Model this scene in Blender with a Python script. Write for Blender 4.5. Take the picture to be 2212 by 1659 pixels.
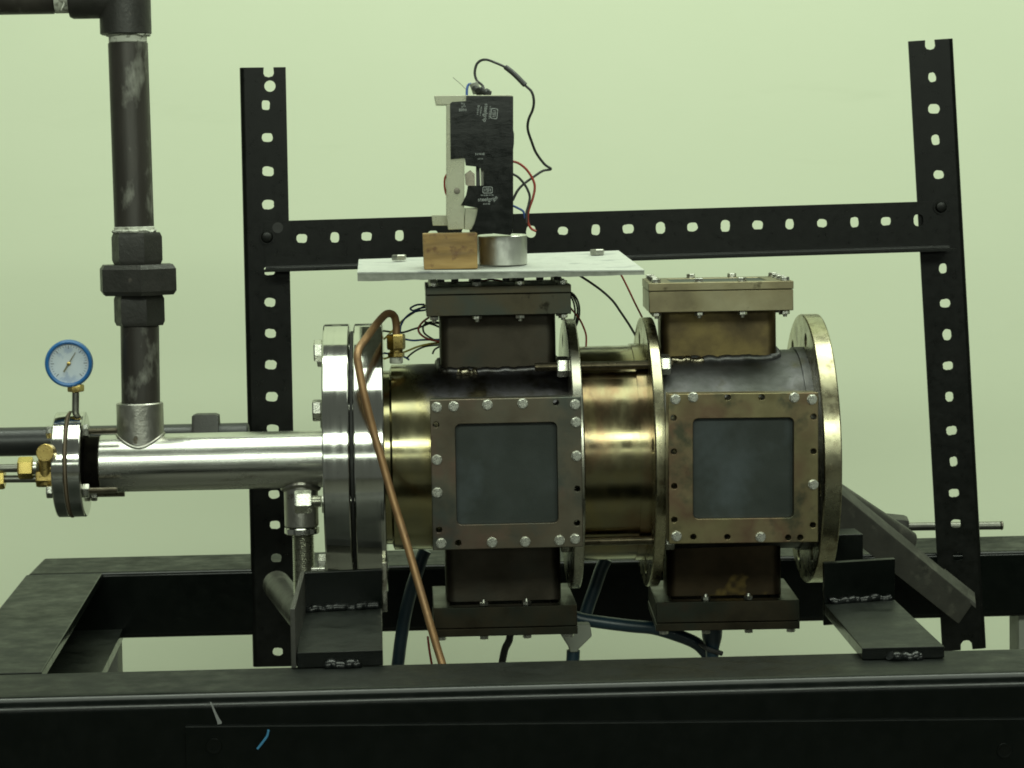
import bpy, bmesh, math, random
from mathutils import Vector, Matrix
from math import radians as R, sin, cos, pi

random.seed(7)
for o in list(bpy.data.objects):
    bpy.data.objects.remove(o, do_unlink=True)
scene = bpy.context.scene
COL = scene.collection

# ------------------------------------------------------------------ camera
# measured frame: 2212 x 1659 units, chamber axis = world X axis (Y away, Z up)
F, YAW, PIT, ROL, DIST = 5500.0, R(2.3), R(4.35), R(1.02), 2.25
fw = Vector((sin(YAW) * cos(PIT), cos(YAW) * cos(PIT), -sin(PIT)))
rt = Vector((cos(YAW), -sin(YAW), 0)); up = rt.cross(fw)
r2 = cos(ROL) * rt - sin(ROL) * up
u2 = sin(ROL) * rt + cos(ROL) * up
def ray(px, py): return fw + r2 * ((px - 1106) / F) + u2 * ((829.5 - py) / F)
CAM = -ray(1106, 982).normalized() * DIST
def P(px, py, Y=0.0):
    d = ray(px, py); return CAM + d * ((Y - CAM.y) / d.y)
def PZ(px, py, Z):
    d = ray(px, py); return CAM + d * ((Z - CAM.z) / d.z)
cd = bpy.data.cameras.new('camera'); cam = bpy.data.objects.new('camera', cd); COL.objects.link(cam)
cd.sensor_width = 36; cd.lens = 36 * F / 2212; cd.clip_start = .05; cd.clip_end = 100
M = Matrix.Identity(4)
for i in range(3):
    M[i][0], M[i][1], M[i][2], M[i][3] = r2[i], u2[i], -fw[i], CAM[i]
cam.matrix_world = M
scene.camera = cam

# ------------------------------------------------------------------ light of the lab
w = bpy.data.worlds.new('World'); scene.world = w; w.use_nodes = True
w.node_tree.nodes['Background'].inputs[0].default_value = (.90, 1.0, .84, 1)
w.node_tree.nodes['Background'].inputs[1].default_value = .115
def area(name, loc, target, sx, sy, L, col=(.885, 1.0, .815)):
    ld = bpy.data.lights.new(name, 'AREA'); ld.shape = 'RECTANGLE'
    ld.size, ld.size_y = sx, sy; ld.energy = L * pi * sx * sy; ld.color = col
    o = bpy.data.objects.new(name, ld); COL.objects.link(o)
    o.location = loc
    o.rotation_euler = (Vector(target) - Vector(loc)).to_track_quat('-Z', 'Y').to_euler()
    return o
area('ceiling_lamp', (.25, -.34, 1.75), (.25, -.34, 0), 2.6, 1.1, 3.9)
area('wall_wash_fill', (.45, .34, 2.6), (.4, .70, 0), 3.6, .34, 11.5)  # added fill light to brighten the wall, not a known fitting
area('far_ceiling_lamp', (.1, -4.3, 1.75), (-.1, 0, 0), 4.8, .55, 13.0)
area('far_window', (.2, -4.6, .62), (.1, 0, 0), 4.2, .22, 3.5)
vs = scene.view_settings
vs.view_transform = 'Standard'; vs.look = 'None'; vs.exposure = 0; vs.gamma = 1
vs.use_curve_mapping = False
scene.render.engine = 'CYCLES'
scene.cycles.filter_width = 1.8

# ------------------------------------------------------------------ materials
MATS = {}
def ramp(nt, fac, cols):
    n = nt.nodes.new('ShaderNodeValToRGB'); e = n.color_ramp.elements
    while len(e) < len(cols): e.new(.5)
    for i, c in enumerate(cols):
        if len(c) == 4: e[i].position = c[3]
        else: e[i].position = .25 + .5 * i / max(1, len(cols) - 1)
    for i, c in enumerate(cols): e[i].color = (c[0], c[1], c[2], 1)
    nt.links.new(fac, n.inputs[0]); return n.outputs[0]
def noise(nt, scale, stretch=(1, 1, 1), detail=5, rough=.55, off=(0, 0, 0)):
    tc = nt.nodes.new('ShaderNodeTexCoord'); mp = nt.nodes.new('ShaderNodeMapping')
    mp.inputs['Scale'].default_value = stretch; mp.inputs['Location'].default_value = off
    nt.links.new(tc.outputs['Object'], mp.inputs[0])
    n = nt.nodes.new('ShaderNodeTexNoise'); n.inputs['Scale'].default_value = scale
    n.inputs['Detail'].default_value = detail; n.inputs['Roughness'].default_value = rough
    nt.links.new(mp.outputs[0], n.inputs['Vector']); return n.outputs['Fac']
def mixc(nt, fac, a, b):
    m = nt.nodes.new('ShaderNodeMix'); m.data_type = 'RGBA'
    nt.links.new(fac, m.inputs[0])
    for s, v in ((m.inputs[6], a), (m.inputs[7], b)):
        if isinstance(v, tuple): s.default_value = (*v, 1)
        else: nt.links.new(v, s)
    return m.outputs[2]
def mrange(nt, fac, a, b, c, d):
    m = nt.nodes.new('ShaderNodeMapRange')
    for i, v in enumerate((a, b, c, d)): m.inputs[i + 1].default_value = v
    nt.links.new(fac, m.inputs[0]); return m.outputs[0]
def mat(name, cols, rough=(.3, .5), metal=0.0, scale=60, stretch=(1, 1, 1), bump=0, bscale=400, bstretch=(1, 1, 1),
        spots=None, sscale=300, sth=(.62, .68), sstretch=(1, 1, 1), trans=0, coat=0, detail=5, dust=None, alpha=1, ior=1.5,
        rscale=None, spec=.5):
    m = bpy.data.materials.new(name); m.use_nodes = True; nt = m.node_tree
    b = nt.nodes['Principled BSDF']; b.inputs['Metallic'].default_value = metal
    b.inputs['IOR'].default_value = ior; b.inputs['Specular IOR Level'].default_value = spec
    n = noise(nt, scale, stretch, detail)
    c = ramp(nt, n, cols) if len(cols) > 1 else None
    if c is None:
        rgb = nt.nodes.new('ShaderNodeRGB'); rgb.outputs[0].default_value = (*cols[0], 1); c = rgb.outputs[0]
    rsrc = mrange(nt, noise(nt, rscale or scale * 2.3, stretch, 4, .6, (3, 1, 2)), .3, .7, rough[0], rough[1])
    if spots:
        sn = mrange(nt, noise(nt, sscale, sstretch, 4, .6, (1.7, 5.1, 2.2)), sth[0], sth[1], 0, 1)
        c = mixc(nt, sn, c, spots)
    if dust:   # dust settled on the upward faces, uneven
        geo = nt.nodes.new('ShaderNodeNewGeometry'); sep = nt.nodes.new('ShaderNodeSeparateXYZ')
        nt.links.new(geo.outputs['True Normal'], sep.inputs[0])
        zf = mrange(nt, sep.outputs[2], .93, .995, 0, dust[1])
        dn = mrange(nt, noise(nt, 40, (1, 1, 1), 8, .65, (9, 2, 4)), .35, .65, .45, 1)
        mu = nt.nodes.new('ShaderNodeMath'); mu.operation = 'MULTIPLY'
        nt.links.new(zf, mu.inputs[0]); nt.links.new(dn, mu.inputs[1])
        c = mixc(nt, mu.outputs[0], c, dust[0])
        mr = nt.nodes.new('ShaderNodeMix'); nt.links.new(mu.outputs[0], mr.inputs[0])
        nt.links.new(rsrc, mr.inputs[2]); mr.inputs[3].default_value = .75
        rsrc = mr.outputs[0]
    nt.links.new(c, b.inputs['Base Color']); nt.links.new(rsrc, b.inputs['Roughness'])
    if trans: b.inputs['Transmission Weight'].default_value = trans
    if coat: b.inputs['Coat Weight'].default_value = coat; b.inputs['Coat Roughness'].default_value = .15
    if bump:
        bp = nt.nodes.new('ShaderNodeBump'); bp.inputs['Strength'].default_value = bump
        bp.inputs['Distance'].default_value = .0006
        nt.links.new(noise(nt, bscale, bstretch, 4, .6, (4, 4, 4)), bp.inputs['Height'])
        nt.links.new(bp.outputs[0], b.inputs['Normal'])
    MATS[name] = m; return m
TURN = (1, .02, .02)
mat('wall_paint', [(.64, .70, .520), (.665, .72, .54), (.65, .71, .525)], (.55, .7), 0, 2.2, bump=.14, bscale=90, bstretch=(.3, 1, 1), spots=(.595, .65, .475), sscale=16, sth=(.64, .95), sstretch=(.18, 1, 1))
mat('floor_paint', [(.085, .085, .073), (.115, .11, .09)], (.4, .6), 0, 8)
mat('black_enamel', [(.0020, .0030, .0024), (.004, .005, .0042)], (.14, .24), 0, 40, spec=.24, bump=.08, bscale=260, dust=((.013, .016, .0125), .7))
mat('black_beam', [(.0016, .0026, .0021), (.0032, .0044, .0036)], (.15, .24), 0, 40, spec=.22, bump=.08, bscale=90, dust=((.0045, .0060, .0048), .75))
mat('slotted_paint', [(.0022, .0026, .002), (.0045, .005, .004)], (.26, .40), 0, 60, spec=.20, bump=.10, bscale=300, spots=(.10, .10, .085), sscale=420, sth=(.71, .77))
mat('black_pipe', [(.022, .019, .016), (.036, .032, .027), (.062, .056, .048)], (.34, .52), .25, 45, (1, 1, .12), bump=.3, bscale=320, bstretch=(1, 1, .08), spots=(.22, .22, .19), sscale=48, sth=(.55, .72), sstretch=(1, 1, .5))
mat('black_fitting', [(.020, .020, .017), (.032, .030, .027)], (.38, .6), .2, 60, bump=.5, bscale=350, spots=(.08, .07, .06), sscale=110, sth=(.66, .76))
mat('back_pipe_paint', [(.012, .013, .013), (.022, .023, .023)], (.28, .45), .1, 30, (.2, 1, 1), bump=.3, bscale=200)
mat('thread_tape', [(.46, .47, .40), (.60, .61, .53)], (.6, .8), 0, 120, bump=.6, bscale=500, spots=(.22, .22, .18), sscale=160, sth=(.52, .62))
mat('stainless_turned', [(.50, .50, .46), (.60, .60, .56), (.55, .55, .50)], (.07, .13), 1, 30, (3, .15, .15), bump=.05, bscale=700, bstretch=TURN, spots=(.40, .40, .36), sscale=70, sth=(.62, .72))
mat('stainless_pipe', [(.52, .52, .48), (.62, .62, .58)], (.20, .30), 1, 40, (.2, 1, 1), bump=.10, bscale=500, bstretch=(.05, 1, 1), spots=(.36, .35, .31), sscale=60, sth=(.60, .72), sstretch=(.4, 1, 1))
mat('stainless_welded', [(.30, .28, .24), (.46, .45, .41), (.55, .54, .50)], (.28, .45), 1, 70, (1, 1, .35), bump=.5, bscale=300, spots=(.20, .17, .13), sscale=80)
mat('steel_dark_thread', [(.12, .11, .09), (.20, .185, .155)], (.35, .5), 1, 80)
mat('zinc_bolt', [(.44, .44, .39), (.58, .58, .52)], (.22, .38), 1, 200, bump=.2, bscale=600)
mat('zinc_rod', [(.20, .18, .14), (.34, .31, .25)], (.25, .4), 1, 120)
mat('gold_turned', [(.10, .082, .045), (.27, .225, .105), (.24, .215, .125), (.20, .14, .08), (.33, .28, .14)], (.12, .27), 1, 22, (1, .5, .5), bump=.12, bscale=260, bstretch=TURN, spots=(.09, .075, .05), sscale=30, sth=(.54, .72), sstretch=(.6, 1, 1))
mat('gold_flange', [(.27, .25, .165), (.42, .39, .265), (.35, .32, .205)], (.18, .34), 1, 34, bump=.12, bscale=600, bstretch=TURN, spots=(.19, .16, .10), sscale=60, sth=(.54, .68))
mat('grey_flange', [(.30, .30, .26), (.46, .45, .38), (.36, .33, .24)], (.20, .32), 1, 25, bump=.07, bscale=600, bstretch=TURN, spots=(.2, .18, .14), sscale=45, sth=(.58, .72))
mat('tube_stained', [(.022, .020, .014), (.055, .050, .042), (.105, .102, .108), (.045, .040, .030), (.13, .105, .06)], (.34, .5), 1, 21, bump=.35, bscale=260, spots=(.25, .19, .08), sscale=20, sth=(.60, .72))
mat('tube_scaled', [(.050, .052, .045), (.085, .087, .082), (.13, .128, .132), (.07, .068, .06)], (.42, .62), .9, 26, (1, 1, 1), bump=.5, bscale=300, spots=(.09, .085, .06), sscale=40, sth=(.58, .72))
def stain_tube():
    m = mat('tube_gold_stained', [(.15, .13, .07), (.32, .28, .145), (.29, .27, .165), (.36, .325, .18)], (.12, .24), 1, 22, (1, .5, .5), bump=.06, bscale=600, bstretch=TURN)
    nt = m.node_tree; b = nt.nodes['Principled BSDF']
    old = b.inputs['Base Color'].links[0].from_socket; oldr = b.inputs['Roughness'].links[0].from_socket
    tc = nt.nodes.new('ShaderNodeTexCoord'); sp = nt.nodes.new('ShaderNodeSeparateXYZ'); nt.links.new(tc.outputs['Object'], sp.inputs[0])
    ma = nt.nodes.new('ShaderNodeMath'); ma.operation = 'MULTIPLY_ADD'; ma.inputs[1].default_value = .07
    nt.links.new(noise(nt, 26, (1, 1, 1), 5, .6, (7, 3, 1)), ma.inputs[0]); nt.links.new(sp.outputs[0], ma.inputs[2])
    mz = nt.nodes.new('ShaderNodeMath'); mz.operation = 'MULTIPLY_ADD'; mz.inputs[1].default_value = .55
    nt.links.new(sp.outputs[2], mz.inputs[0]); nt.links.new(ma.outputs[0], mz.inputs[2])
    x0 = P(905, 820).x
    f = mrange(nt, mz.outputs[0], x0 + .058, x0 + .078, 0, 1)
    st = ramp(nt, noise(nt, 24, (1, 1, 1), 6, .62, (2, 8, 3)), [(.018, .016, .011), (.050, .044, .034), (.115, .11, .12), (.040, .034, .022), (.10, .085, .05)])
    nt.links.new(mixc(nt, f, old, st), b.inputs['Base Color'])
    mr = nt.nodes.new('ShaderNodeMix'); nt.links.new(f, mr.inputs[0]); nt.links.new(oldr, mr.inputs[2]); mr.inputs[3].default_value = .42
    nt.links.new(mr.outputs[0], b.inputs['Roughness'])
stain_tube()
mat('plate_dull', [(.070, .084, .075), (.11, .092, .068), (.125, .112, .085), (.074, .082, .072), (.115, .082, .065)], (.32, .42), 1, 14, bump=.03, bscale=700, bstretch=(.05, 1, 1), spots=(.15, .10, .078), sscale=22, sth=(.54, .74))
mat('plate_gold', [(.15, .128, .07), (.22, .19, .105), (.17, .115, .075), (.25, .22, .125)], (.30, .40), 1, 16, bump=.03, bscale=700, bstretch=(.05, 1, 1), spots=(.09, .09, .06), sscale=34, sth=(.57, .70))
mat('port_dark', [(.030, .027, .018), (.065, .055, .036), (.050, .056, .046), (.075, .048, .033)], (.34, .5), .9, 18, bump=.06, bscale=500, spots=(.02, .018, .012), sscale=40)
mat('port_gold', [(.12, .10, .065), (.22, .19, .115), (.27, .245, .16), (.17, .115, .085)], (.32, .46), .95, 18, bump=.06, bscale=500, spots=(.07, .06, .035), sscale=50)
mat('neck_dark', [(.022, .019, .013), (.050, .042, .031), (.036, .038, .031)], (.36, .55), .85, 22, bump=.07, bscale=500)
mat('neck_gold', [(.045, .036, .022), (.10, .075, .038), (.17, .13, .055), (.075, .052, .034)], (.36, .5), .9, 24, bump=.07, bscale=500)
mat('neck_patch', [(.018, .014, .009), (.040, .028, .016), (.030, .026, .016)], (.36, .5), .9, 24, bump=.07, bscale=500, spots=(.20, .14, .04), sscale=16, sth=(.545, .64))
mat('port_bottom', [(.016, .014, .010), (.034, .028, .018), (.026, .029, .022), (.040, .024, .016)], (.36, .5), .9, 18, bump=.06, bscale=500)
mat('weld', [(.10, .09, .06), (.28, .25, .18), (.40, .37, .28)], (.2, .4), 1, 90, bump=.8, bscale=300)
mat('weld_black', [(.004, .005, .005), (.008, .009, .009)], (.2, .32), 0, 90, spec=.30, bump=.3, bscale=200)
mat('frosted_glass', [(.013, .018, .015), (.020, .026, .023), (.030, .037, .036)], (.38, .5), 0, 30, spec=.35, bump=.15, bscale=900, spots=(.056, .070, .078), sscale=14, sth=(.50, .78))
mat('brass', [(.36, .26, .09), (.52, .39, .14)], (.24, .38), 1, 150, bump=.2, bscale=500)
mat('brass_bright', [(.60, .45, .14), (.78, .60, .20)], (.2, .3), 1, 150)
mat('copper_dull', [(.19, .105, .048), (.26, .15, .068), (.23, .14, .075)], (.4, .56), .5, 40, bump=.2, bscale=300, spots=(.16, .085, .045), sscale=60)
mat('gauge_blue', [(.020, .12, .34), (.028, .15, .40)], (.3, .4), 0, 60)
mat('gauge_dial', [(.48, .55, .62), (.58, .63, .68)], (.4, .5), 0, 60, spots=(.36, .43, .55), sscale=75, sth=(.56, .66))
mat('gauge_mark', [(.10, .11, .13)], (.5, .6))
mat('gauge_needle', [(.17, .16, .10)], (.4, .5), .4)
mat('clear_glass', [(.9, .93, .92)], (.03, .06), 0, trans=1, ior=1.25)
mat('board_white', [(.34, .36, .33), (.43, .445, .41), (.39, .40, .375)], (.55, .75), 0, 50, bump=.5, bscale=250, spots=(.20, .21, .215), sscale=45, sth=(.60, .70), sstretch=(.5, 1, 1))
mat('board_core', [(.20, .215, .18), (.30, .31, .27)], (.7, .85), 0, 150, bump=.8, bscale=350)
mat('wood', [(.14, .080, .020), (.26, .155, .042), (.36, .23, .075)], (.45, .65), 0, 110, (.18, 1, 1), bump=.3, bscale=300, bstretch=(.15, 1, 1), spots=(.12, .055, .015), sscale=90, sth=(.55, .66), detail=8)
mat('aluminium', [(.56, .56, .52), (.66, .66, .62)], (.28, .4), 1, 60, bump=.15, bscale=500, bstretch=(1, 1, .05))
mat('acrylic', [(.46, .47, .34), (.55, .55, .42)], (.22, .4), 0, 40, trans=.35, bump=.2, bscale=120, spots=(.42, .42, .33), sscale=60)
mat('tape_black', [(.004, .005, .0045), (.008, .009, .008)], (.10, .20), 0, 50, spec=.38, bump=.16, bscale=22, bstretch=(1, 1, 3))
mat('tape_print', [(.27, .29, .28)], (.5, .6), spots=(.10, .11, .10), sscale=700, sth=(.5, .6))
mat('rubber_black', [(.012, .013, .012), (.02, .02, .02)], (.4, .55), 0, 100)
mat('wire_red', [(.26, .030, .015)], (.35, .5))
mat('wire_blue', [(.025, .07, .24)], (.35, .5))
mat('wire_yellow', [(.42, .34, .055)], (.35, .5))
mat('hose_blue', [(.006, .020, .032), (.009, .027, .042)], (.3, .45), 0, 60)
mat('plug_grey', [(.19, .20, .17), (.24, .25, .21)], (.5, .65), 0, 60)
mat('dusty_pipe', [(.020, .020, .017), (.042, .041, .034), (.030, .029, .025)], (.38, .55), .15, 35, bump=.3, bscale=200, spots=(.09, .088, .07), sscale=50, sth=(.55, .72))
mat('steel_rod', [(.15, .15, .13), (.21, .21, .18)], (.35, .5), .9, 80)
mat('grey_leg', [(.19, .20, .17), (.24, .25, .21)], (.5, .65), 0, 40)
mat('gasket', [(.10, .075, .045), (.15, .11, .07)], (.6, .8), 0, 90)
mat('dark_bore', [(.010, .010, .009)], (.5, .7))
mat('scrape', [(.14, .145, .145), (.24, .245, .24)], (.5, .6), 0, 300)
mat('thread_blue', [(.03, .16, .30)], (.6, .7))

# ------------------------------------------------------------------ object helpers
WM = {}
def link(o, parent=None, mw=None):
    mw = mw or Matrix.Identity(4)
    COL.objects.link(o)
    if parent is not None:
        o.parent = parent; o.matrix_parent_inverse = WM[parent].inverted()
    o.matrix_basis = mw; WM[o] = mw
    return o
def tag(o, label=None, cat=None, group=None, kind=None):
    if label: o['label'] = label
    if cat: o['category'] = cat
    if group: o['group'] = group
    if kind: o['kind'] = kind
    return o
def thing(name, loc, label, cat, group=None):
    o = bpy.data.objects.new(name, None); o.empty_display_size = .02
    link(o, None, Matrix.Translation(loc)); return tag(o, label, cat, group)
def mesh(name, bm, m, ang=32):
    bmesh.ops.recalc_face_normals(bm, faces=bm.faces)
    me = bpy.data.meshes.new(name); bm.to_mesh(me); bm.free()
    me.materials.append(MATS[m])
    me.polygons.foreach_set('use_smooth', [True] * len(me.polygons))
    me.set_sharp_from_angle(angle=R(ang)); return me
def part(name, bm, m, parent=None, bevel=0, ang=32, label=None):
    o = bpy.data.objects.new(name, mesh(name, bm, m, ang)); link(o, parent)
    if bevel:
        md = o.modifiers.new('bevel', 'BEVEL'); md.width = bevel; md.segments = 2
        md.limit_method = 'ANGLE'; md.angle_limit = R(40); md.harden_normals = False
    wn = o.modifiers.new('weighted_normal', 'WEIGHTED_NORMAL'); wn.keep_sharp = True; wn.weight = 80
    if label: o['label'] = label
    return o
def inst(name, me, parent, mw):
    return link(bpy.data.objects.new(name, me), parent, mw)
def basis(d, hint=Vector((0, 0, 1))):
    d = Vector(d).normalized()
    if abs(d.dot(hint)) > .98: hint = Vector((0, 1, 0))
    x = hint.cross(d).normalized(); y = d.cross(x)
    m = Matrix.Identity(4)
    for i in range(3): m[i][0], m[i][1], m[i][2] = x[i], y[i], d[i]
    return m
def frame(loc, d, spin=0):
    return Matrix.Translation(loc) @ basis(d) @ Matrix.Rotation(spin, 4, 'Z')
BM = bmesh.new
def lathe(bm, a, d, prof, n=48, spin=0):
    fm = frame(a, d, spin); rings = []
    for t, r in prof:
        if r <= 1e-7: rings.append([bm.verts.new(fm @ Vector((0, 0, t)))])
        else: rings.append([bm.verts.new(fm @ Vector((r * cos(2 * pi * i / n), r * sin(2 * pi * i / n), t))) for i in range(n)])
    for A, B in zip(rings, rings[1:]):
        for i in range(n):
            j = (i + 1) % n
            if len(A) == 1 and len(B) == 1: continue
            if len(A) == 1: bm.faces.new((A[0], B[j], B[i]))
            elif len(B) == 1: bm.faces.new((A[i], A[j], B[0]))
            else: bm.faces.new((A[i], A[j], B[j], B[i]))
    return bm
def rod(bm, a, b, r, n=24, ch=0):
    a, b = Vector(a), Vector(b); L = (b - a).length
    c = ch or r * .12
    return lathe(bm, a, b - a, [(0, 0), (0, r - c), (c, r), (L - c, r), (L, r - c), (L, 0)], n)
def hexp(bm, a, d, h, af, spin=0, n=6):
    r = af / 2 / cos(pi / n); c = h * .14
    return lathe(bm, a, d, [(0, 0), (0, r * .92), (c, r), (h - c, r), (h, r * .92), (h, 0)], n, spin)
def thread(bm, a, d, L, r, pitch, n=20):
    k = max(2, int(L / pitch)); prof = [(0, 0), (0, r * .86)]
    for i in range(k):
        prof += [((i + .5) * L / k, r), ((i + 1) * L / k, r * .87)]
    prof.append((L, 0)); return lathe(bm, a, d, prof, n)
def smooth_pts(pts, sub=6):
    pts = [Vector(p) for p in pts]; out = []
    for i in range(len(pts) - 1):
        p0 = pts[max(i - 1, 0)]; p1 = pts[i]; p2 = pts[i + 1]; p3 = pts[min(i + 2, len(pts) - 1)]
        for s in range(sub):
            t = s / sub
            out.append(.5 * ((2 * p1) + (p2 - p0) * t + (2 * p0 - 5 * p1 + 4 * p2 - p3) * t * t + (3 * p1 - p0 - 3 * p2 + p3) * t ** 3))
    out.append(pts[-1]); return out
def sweep(bm, pts, r, n=10, sub=6, wob=0):
    pts = smooth_pts(pts, sub) if sub > 1 else [Vector(p) for p in pts]
    rings = []; up_ = Vector((.31, .23, .92))
    for i, p in enumerate(pts):
        t = (pts[min(i + 1, len(pts) - 1)] - pts[max(i - 1, 0)]).normalized()
        x = (up_ - t * up_.dot(t)).normalized(); y = t.cross(x); up_ = x
        rr = r * (1 + random.uniform(-wob, wob))
        rings.append([bm.verts.new(p + (x * cos(2 * pi * k / n) + y * sin(2 * pi * k / n)) * rr) for k in range(n)])
    for A, B in zip(rings, rings[1:]):
        for k in range(n): bm.faces.new((A[k], A[(k + 1) % n], B[(k + 1) % n], B[k]))
    bm.faces.new(rings[0][::-1]); bm.faces.new(rings[-1]); return bm
def box(bm, lo, hi, mw=None, bev=0):
    lo, hi = Vector(lo), Vector(hi)
    m = Matrix.Translation((lo + hi) / 2) @ Matrix.Diagonal((*(hi - lo), 1))
    if mw: m = mw @ m
    g = bmesh.ops.create_cube(bm, size=1, matrix=m)
    if bev:
        es = {e for v in g['verts'] for e in v.link_edges}
        bmesh.ops.bevel(bm, geom=list(es), offset=bev, segments=5 if bev > .003 else 2, profile=.5, affect='EDGES')
    return bm
def hexa(bm, v8, bev=0):
    """box from 8 points: front face 4 (ccw) then back face 4"""
    v = [bm.verts.new(p) for p in v8]
    fs = [(0, 1, 2, 3), (7, 6, 5, 4), (0, 4, 5, 1), (1, 5, 6, 2), (2, 6, 7, 3), (3, 7, 4, 0)]
    es = set()
    for f in fs:
        es |= set(bm.faces.new([v[i] for i in f]).edges)
    if bev: bmesh.ops.bevel(bm, geom=list(es), offset=bev, segments=2, profile=.6, affect='EDGES')
    return bm
def holed(bm, outer, holes, th, fm):
    """flat sheet in the fm xy-plane with through holes, thickness th towards -z"""
    t = bmesh.new()
    for lp in [outer] + holes:
        vs_ = [t.verts.new((p[0], p[1], 0)) for p in lp]
        for i in range(len(vs_)): t.edges.new((vs_[i], vs_[(i + 1) % len(vs_)]))
    bmesh.ops.triangle_fill(t, use_beauty=True, use_dissolve=False, edges=t.edges[:])
    ext = bmesh.ops.extrude_face_region(t, geom=t.faces[:])
    for e in ext['geom']:
        if isinstance(e, bmesh.types.BMVert): e.co.z -= th
    bmesh.ops.recalc_face_normals(t, faces=t.faces)
    vm = {v: bm.verts.new(fm @ v.co) for v in t.verts}
    for f in t.faces: bm.faces.new([vm[v] for v in f.verts])
    t.free(); return bm
def circ(cx, cy, r, n=20, sx=1, sy=1, a=0):
    return [(cx + r * sx * cos(2 * pi * i / n + a), cy + r * sy * sin(2 * pi * i / n + a)) for i in range(n)]
def rrect(cx, cy, w_, h_, r, n=4):
    out = []
    for qx, qy, a0 in ((1, 1, 0), (-1, 1, 90), (-1, -1, 180), (1, -1, 270)):
        for i in range(n + 1):
            a = R(a0 + 90 * i / n)
            out.append((cx + qx * (w_ / 2 - r) + r * cos(a), cy + qy * (h_ / 2 - r) + r * sin(a)))
    return out
def weldbead(name, a, b, r, m, parent, n=16):
    a, b = Vector(a), Vector(b)
    pts = [a.lerp(b, i / n) + Vector((random.uniform(-r, r) * .2, random.uniform(-r, r) * .3, random.uniform(-r, r) * .35)) for i in range(n + 1)]
    return part(name, sweep(BM(), pts, r, 9, 4, .06), m, parent, ang=70)

# ================================================================== setting
YW = 1.05
bm = BM(); holed(bm, [(-3, -1.3), (3.4, -1.3), (3.4, 2.2), (-3, 2.2)], [], .05, Matrix.Translation((0, YW, 0)) @ Matrix.Rotation(R(90), 4, 'X'))
tag(part('wall', bm, 'wall_paint'), 'plain pale cream green painted wall behind the rig', 'wall', kind='structure')
bm = BM(); box(bm, (-3, -5, -1.0), (3.4, YW - .002, -.95))
tag(part('floor', bm, 'floor_paint'), 'dark grey floor under the rig', 'floor', kind='structure')

# ================================================================== welded steel frame
ZB = -.1285
fb = PZ(1106, 1424, ZB).y; ff = PZ(1106, 1480, ZB).y          # front beam back / front edge
rf = PZ(320, 1233, ZB).y; rb = PZ(320, 1199, ZB).y            # rear beam front / back edge
XL = PZ(49, 1247, ZB).x
frame_t = thing('steel_frame', (0, 0, -.95), 'black painted welded steel beam frame carrying the whole rig', 'frame')
HB = .125
bm = BM(); box(bm, (-.62, ff, ZB - HB), (.75, fb, ZB), bev=.0125)
front_beam = part('beam', bm, 'black_beam', frame_t)
bm = BM(); box(bm, (XL, rf, ZB - .066), (.75, rb, ZB - .0005), bev=.005)
rear_beam = part('beam', bm, 'black_beam', frame_t)
# left cross member: a channel open to the right
xi_r = PZ(220, 1237, ZB).x; xi_f = PZ(105, 1430, ZB).x
xo_f = xi_f - (xi_r - XL)
def cross_slab(z0, z1, w0, w1):
    b = BM(); g = .0015
    def pt(t, wv, z):
        y = (fb + g) * (1 - t) + (rf - g) * t
        xo = xo_f * (1 - t) + XL * t; xi = xi_f * (1 - t) + xi_r * t
        return Vector((xo + (xi - xo) * wv, y, z))
    hexa(b, [pt(0, w0, z0), pt(0, w1, z0), pt(0, w1, z1), pt(0, w0, z1), pt(1, w0, z0), pt(1, w1, z0), pt(1, w1, z1), pt(1, w0, z1)], .0012)
    return b
cm = part('cross_beam', cross_slab(ZB - .009, ZB - .001, .001, 1), 'black_enamel', frame_t)
part('web', cross_slab(ZB - .056, ZB - .0092, .001, .09), 'black_enamel', cm)
part('channel_flange', cross_slab(ZB - .066, ZB - .0562, .001, 1.25), 'black_enamel', cm)
for px, py in ((243, 1400), (2230, 1380)):
    c = P(px, py, rf + .045)
    bm = BM(); box(bm, (c.x - .02, rf + .02, -.9495), (c.x + .008, rf + .06, ZB - .0665), bev=.002)
    part('leg', bm, 'grey_leg', frame_t)
for x in (-.55, .7):
    bm = BM(); box(bm, (x - .03, ff + .02, -.9495), (x + .03, fb - .02, ZB - HB - .0005), bev=.003)
    part('leg', bm, 'black_enamel', frame_t)
# flat strip bolted on the front face
sl = P(400, 1570, ff - .004); sr = P(2212, 1553, ff - .004)
bm = BM()
a = sl; b_ = sr + (sr - sl) * .12
hexa(bm, [Vector((a.x, ff - .0045, -.262)), Vector((b_.x, ff - .0045, -.262)), Vector((b_.x, ff - .0045, b_.z)), Vector((a.x, ff - .0045, a.z)),
          Vector((a.x, ff - .0003, -.262)), Vector((b_.x, ff - .0003, -.262)), Vector((b_.x, ff - .0003, b_.z)), Vector((a.x, ff - .0003, a.z))], .0006)
strip = part('flat_strip', bm, 'black_beam', frame_t)
for px, py in ((462, 1612), (2170, 1622)):
    c = P(px, py, ff - .0045); bm = BM()
    lathe(bm, c + Vector((0, -.0003, 0)), (0, -1, 0), [(0, 0), (0, .0060), (.0007, .0056), (.0007, .0046), (.0001, .0038), (.0001, 0)], 24)
    part('screw_head', bm, 'black_enamel', strip)
c0 = P(466, 1541, ff - .0006)
bm = BM(); holed(bm, [(-.0040, .0085), (-.0028, .0080), (.0002, .001), (.0026, -.004), (.0042, -.0065), (.0040, -.0078), (.0012, -.0082), (.0008, -.006), (-.0008, -.001)], [], .0004, Matrix.Translation(c0) @ Matrix.Rotation(R(90), 4, 'X'))
part('paint_scrape', bm, 'scrape', front_beam)
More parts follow.
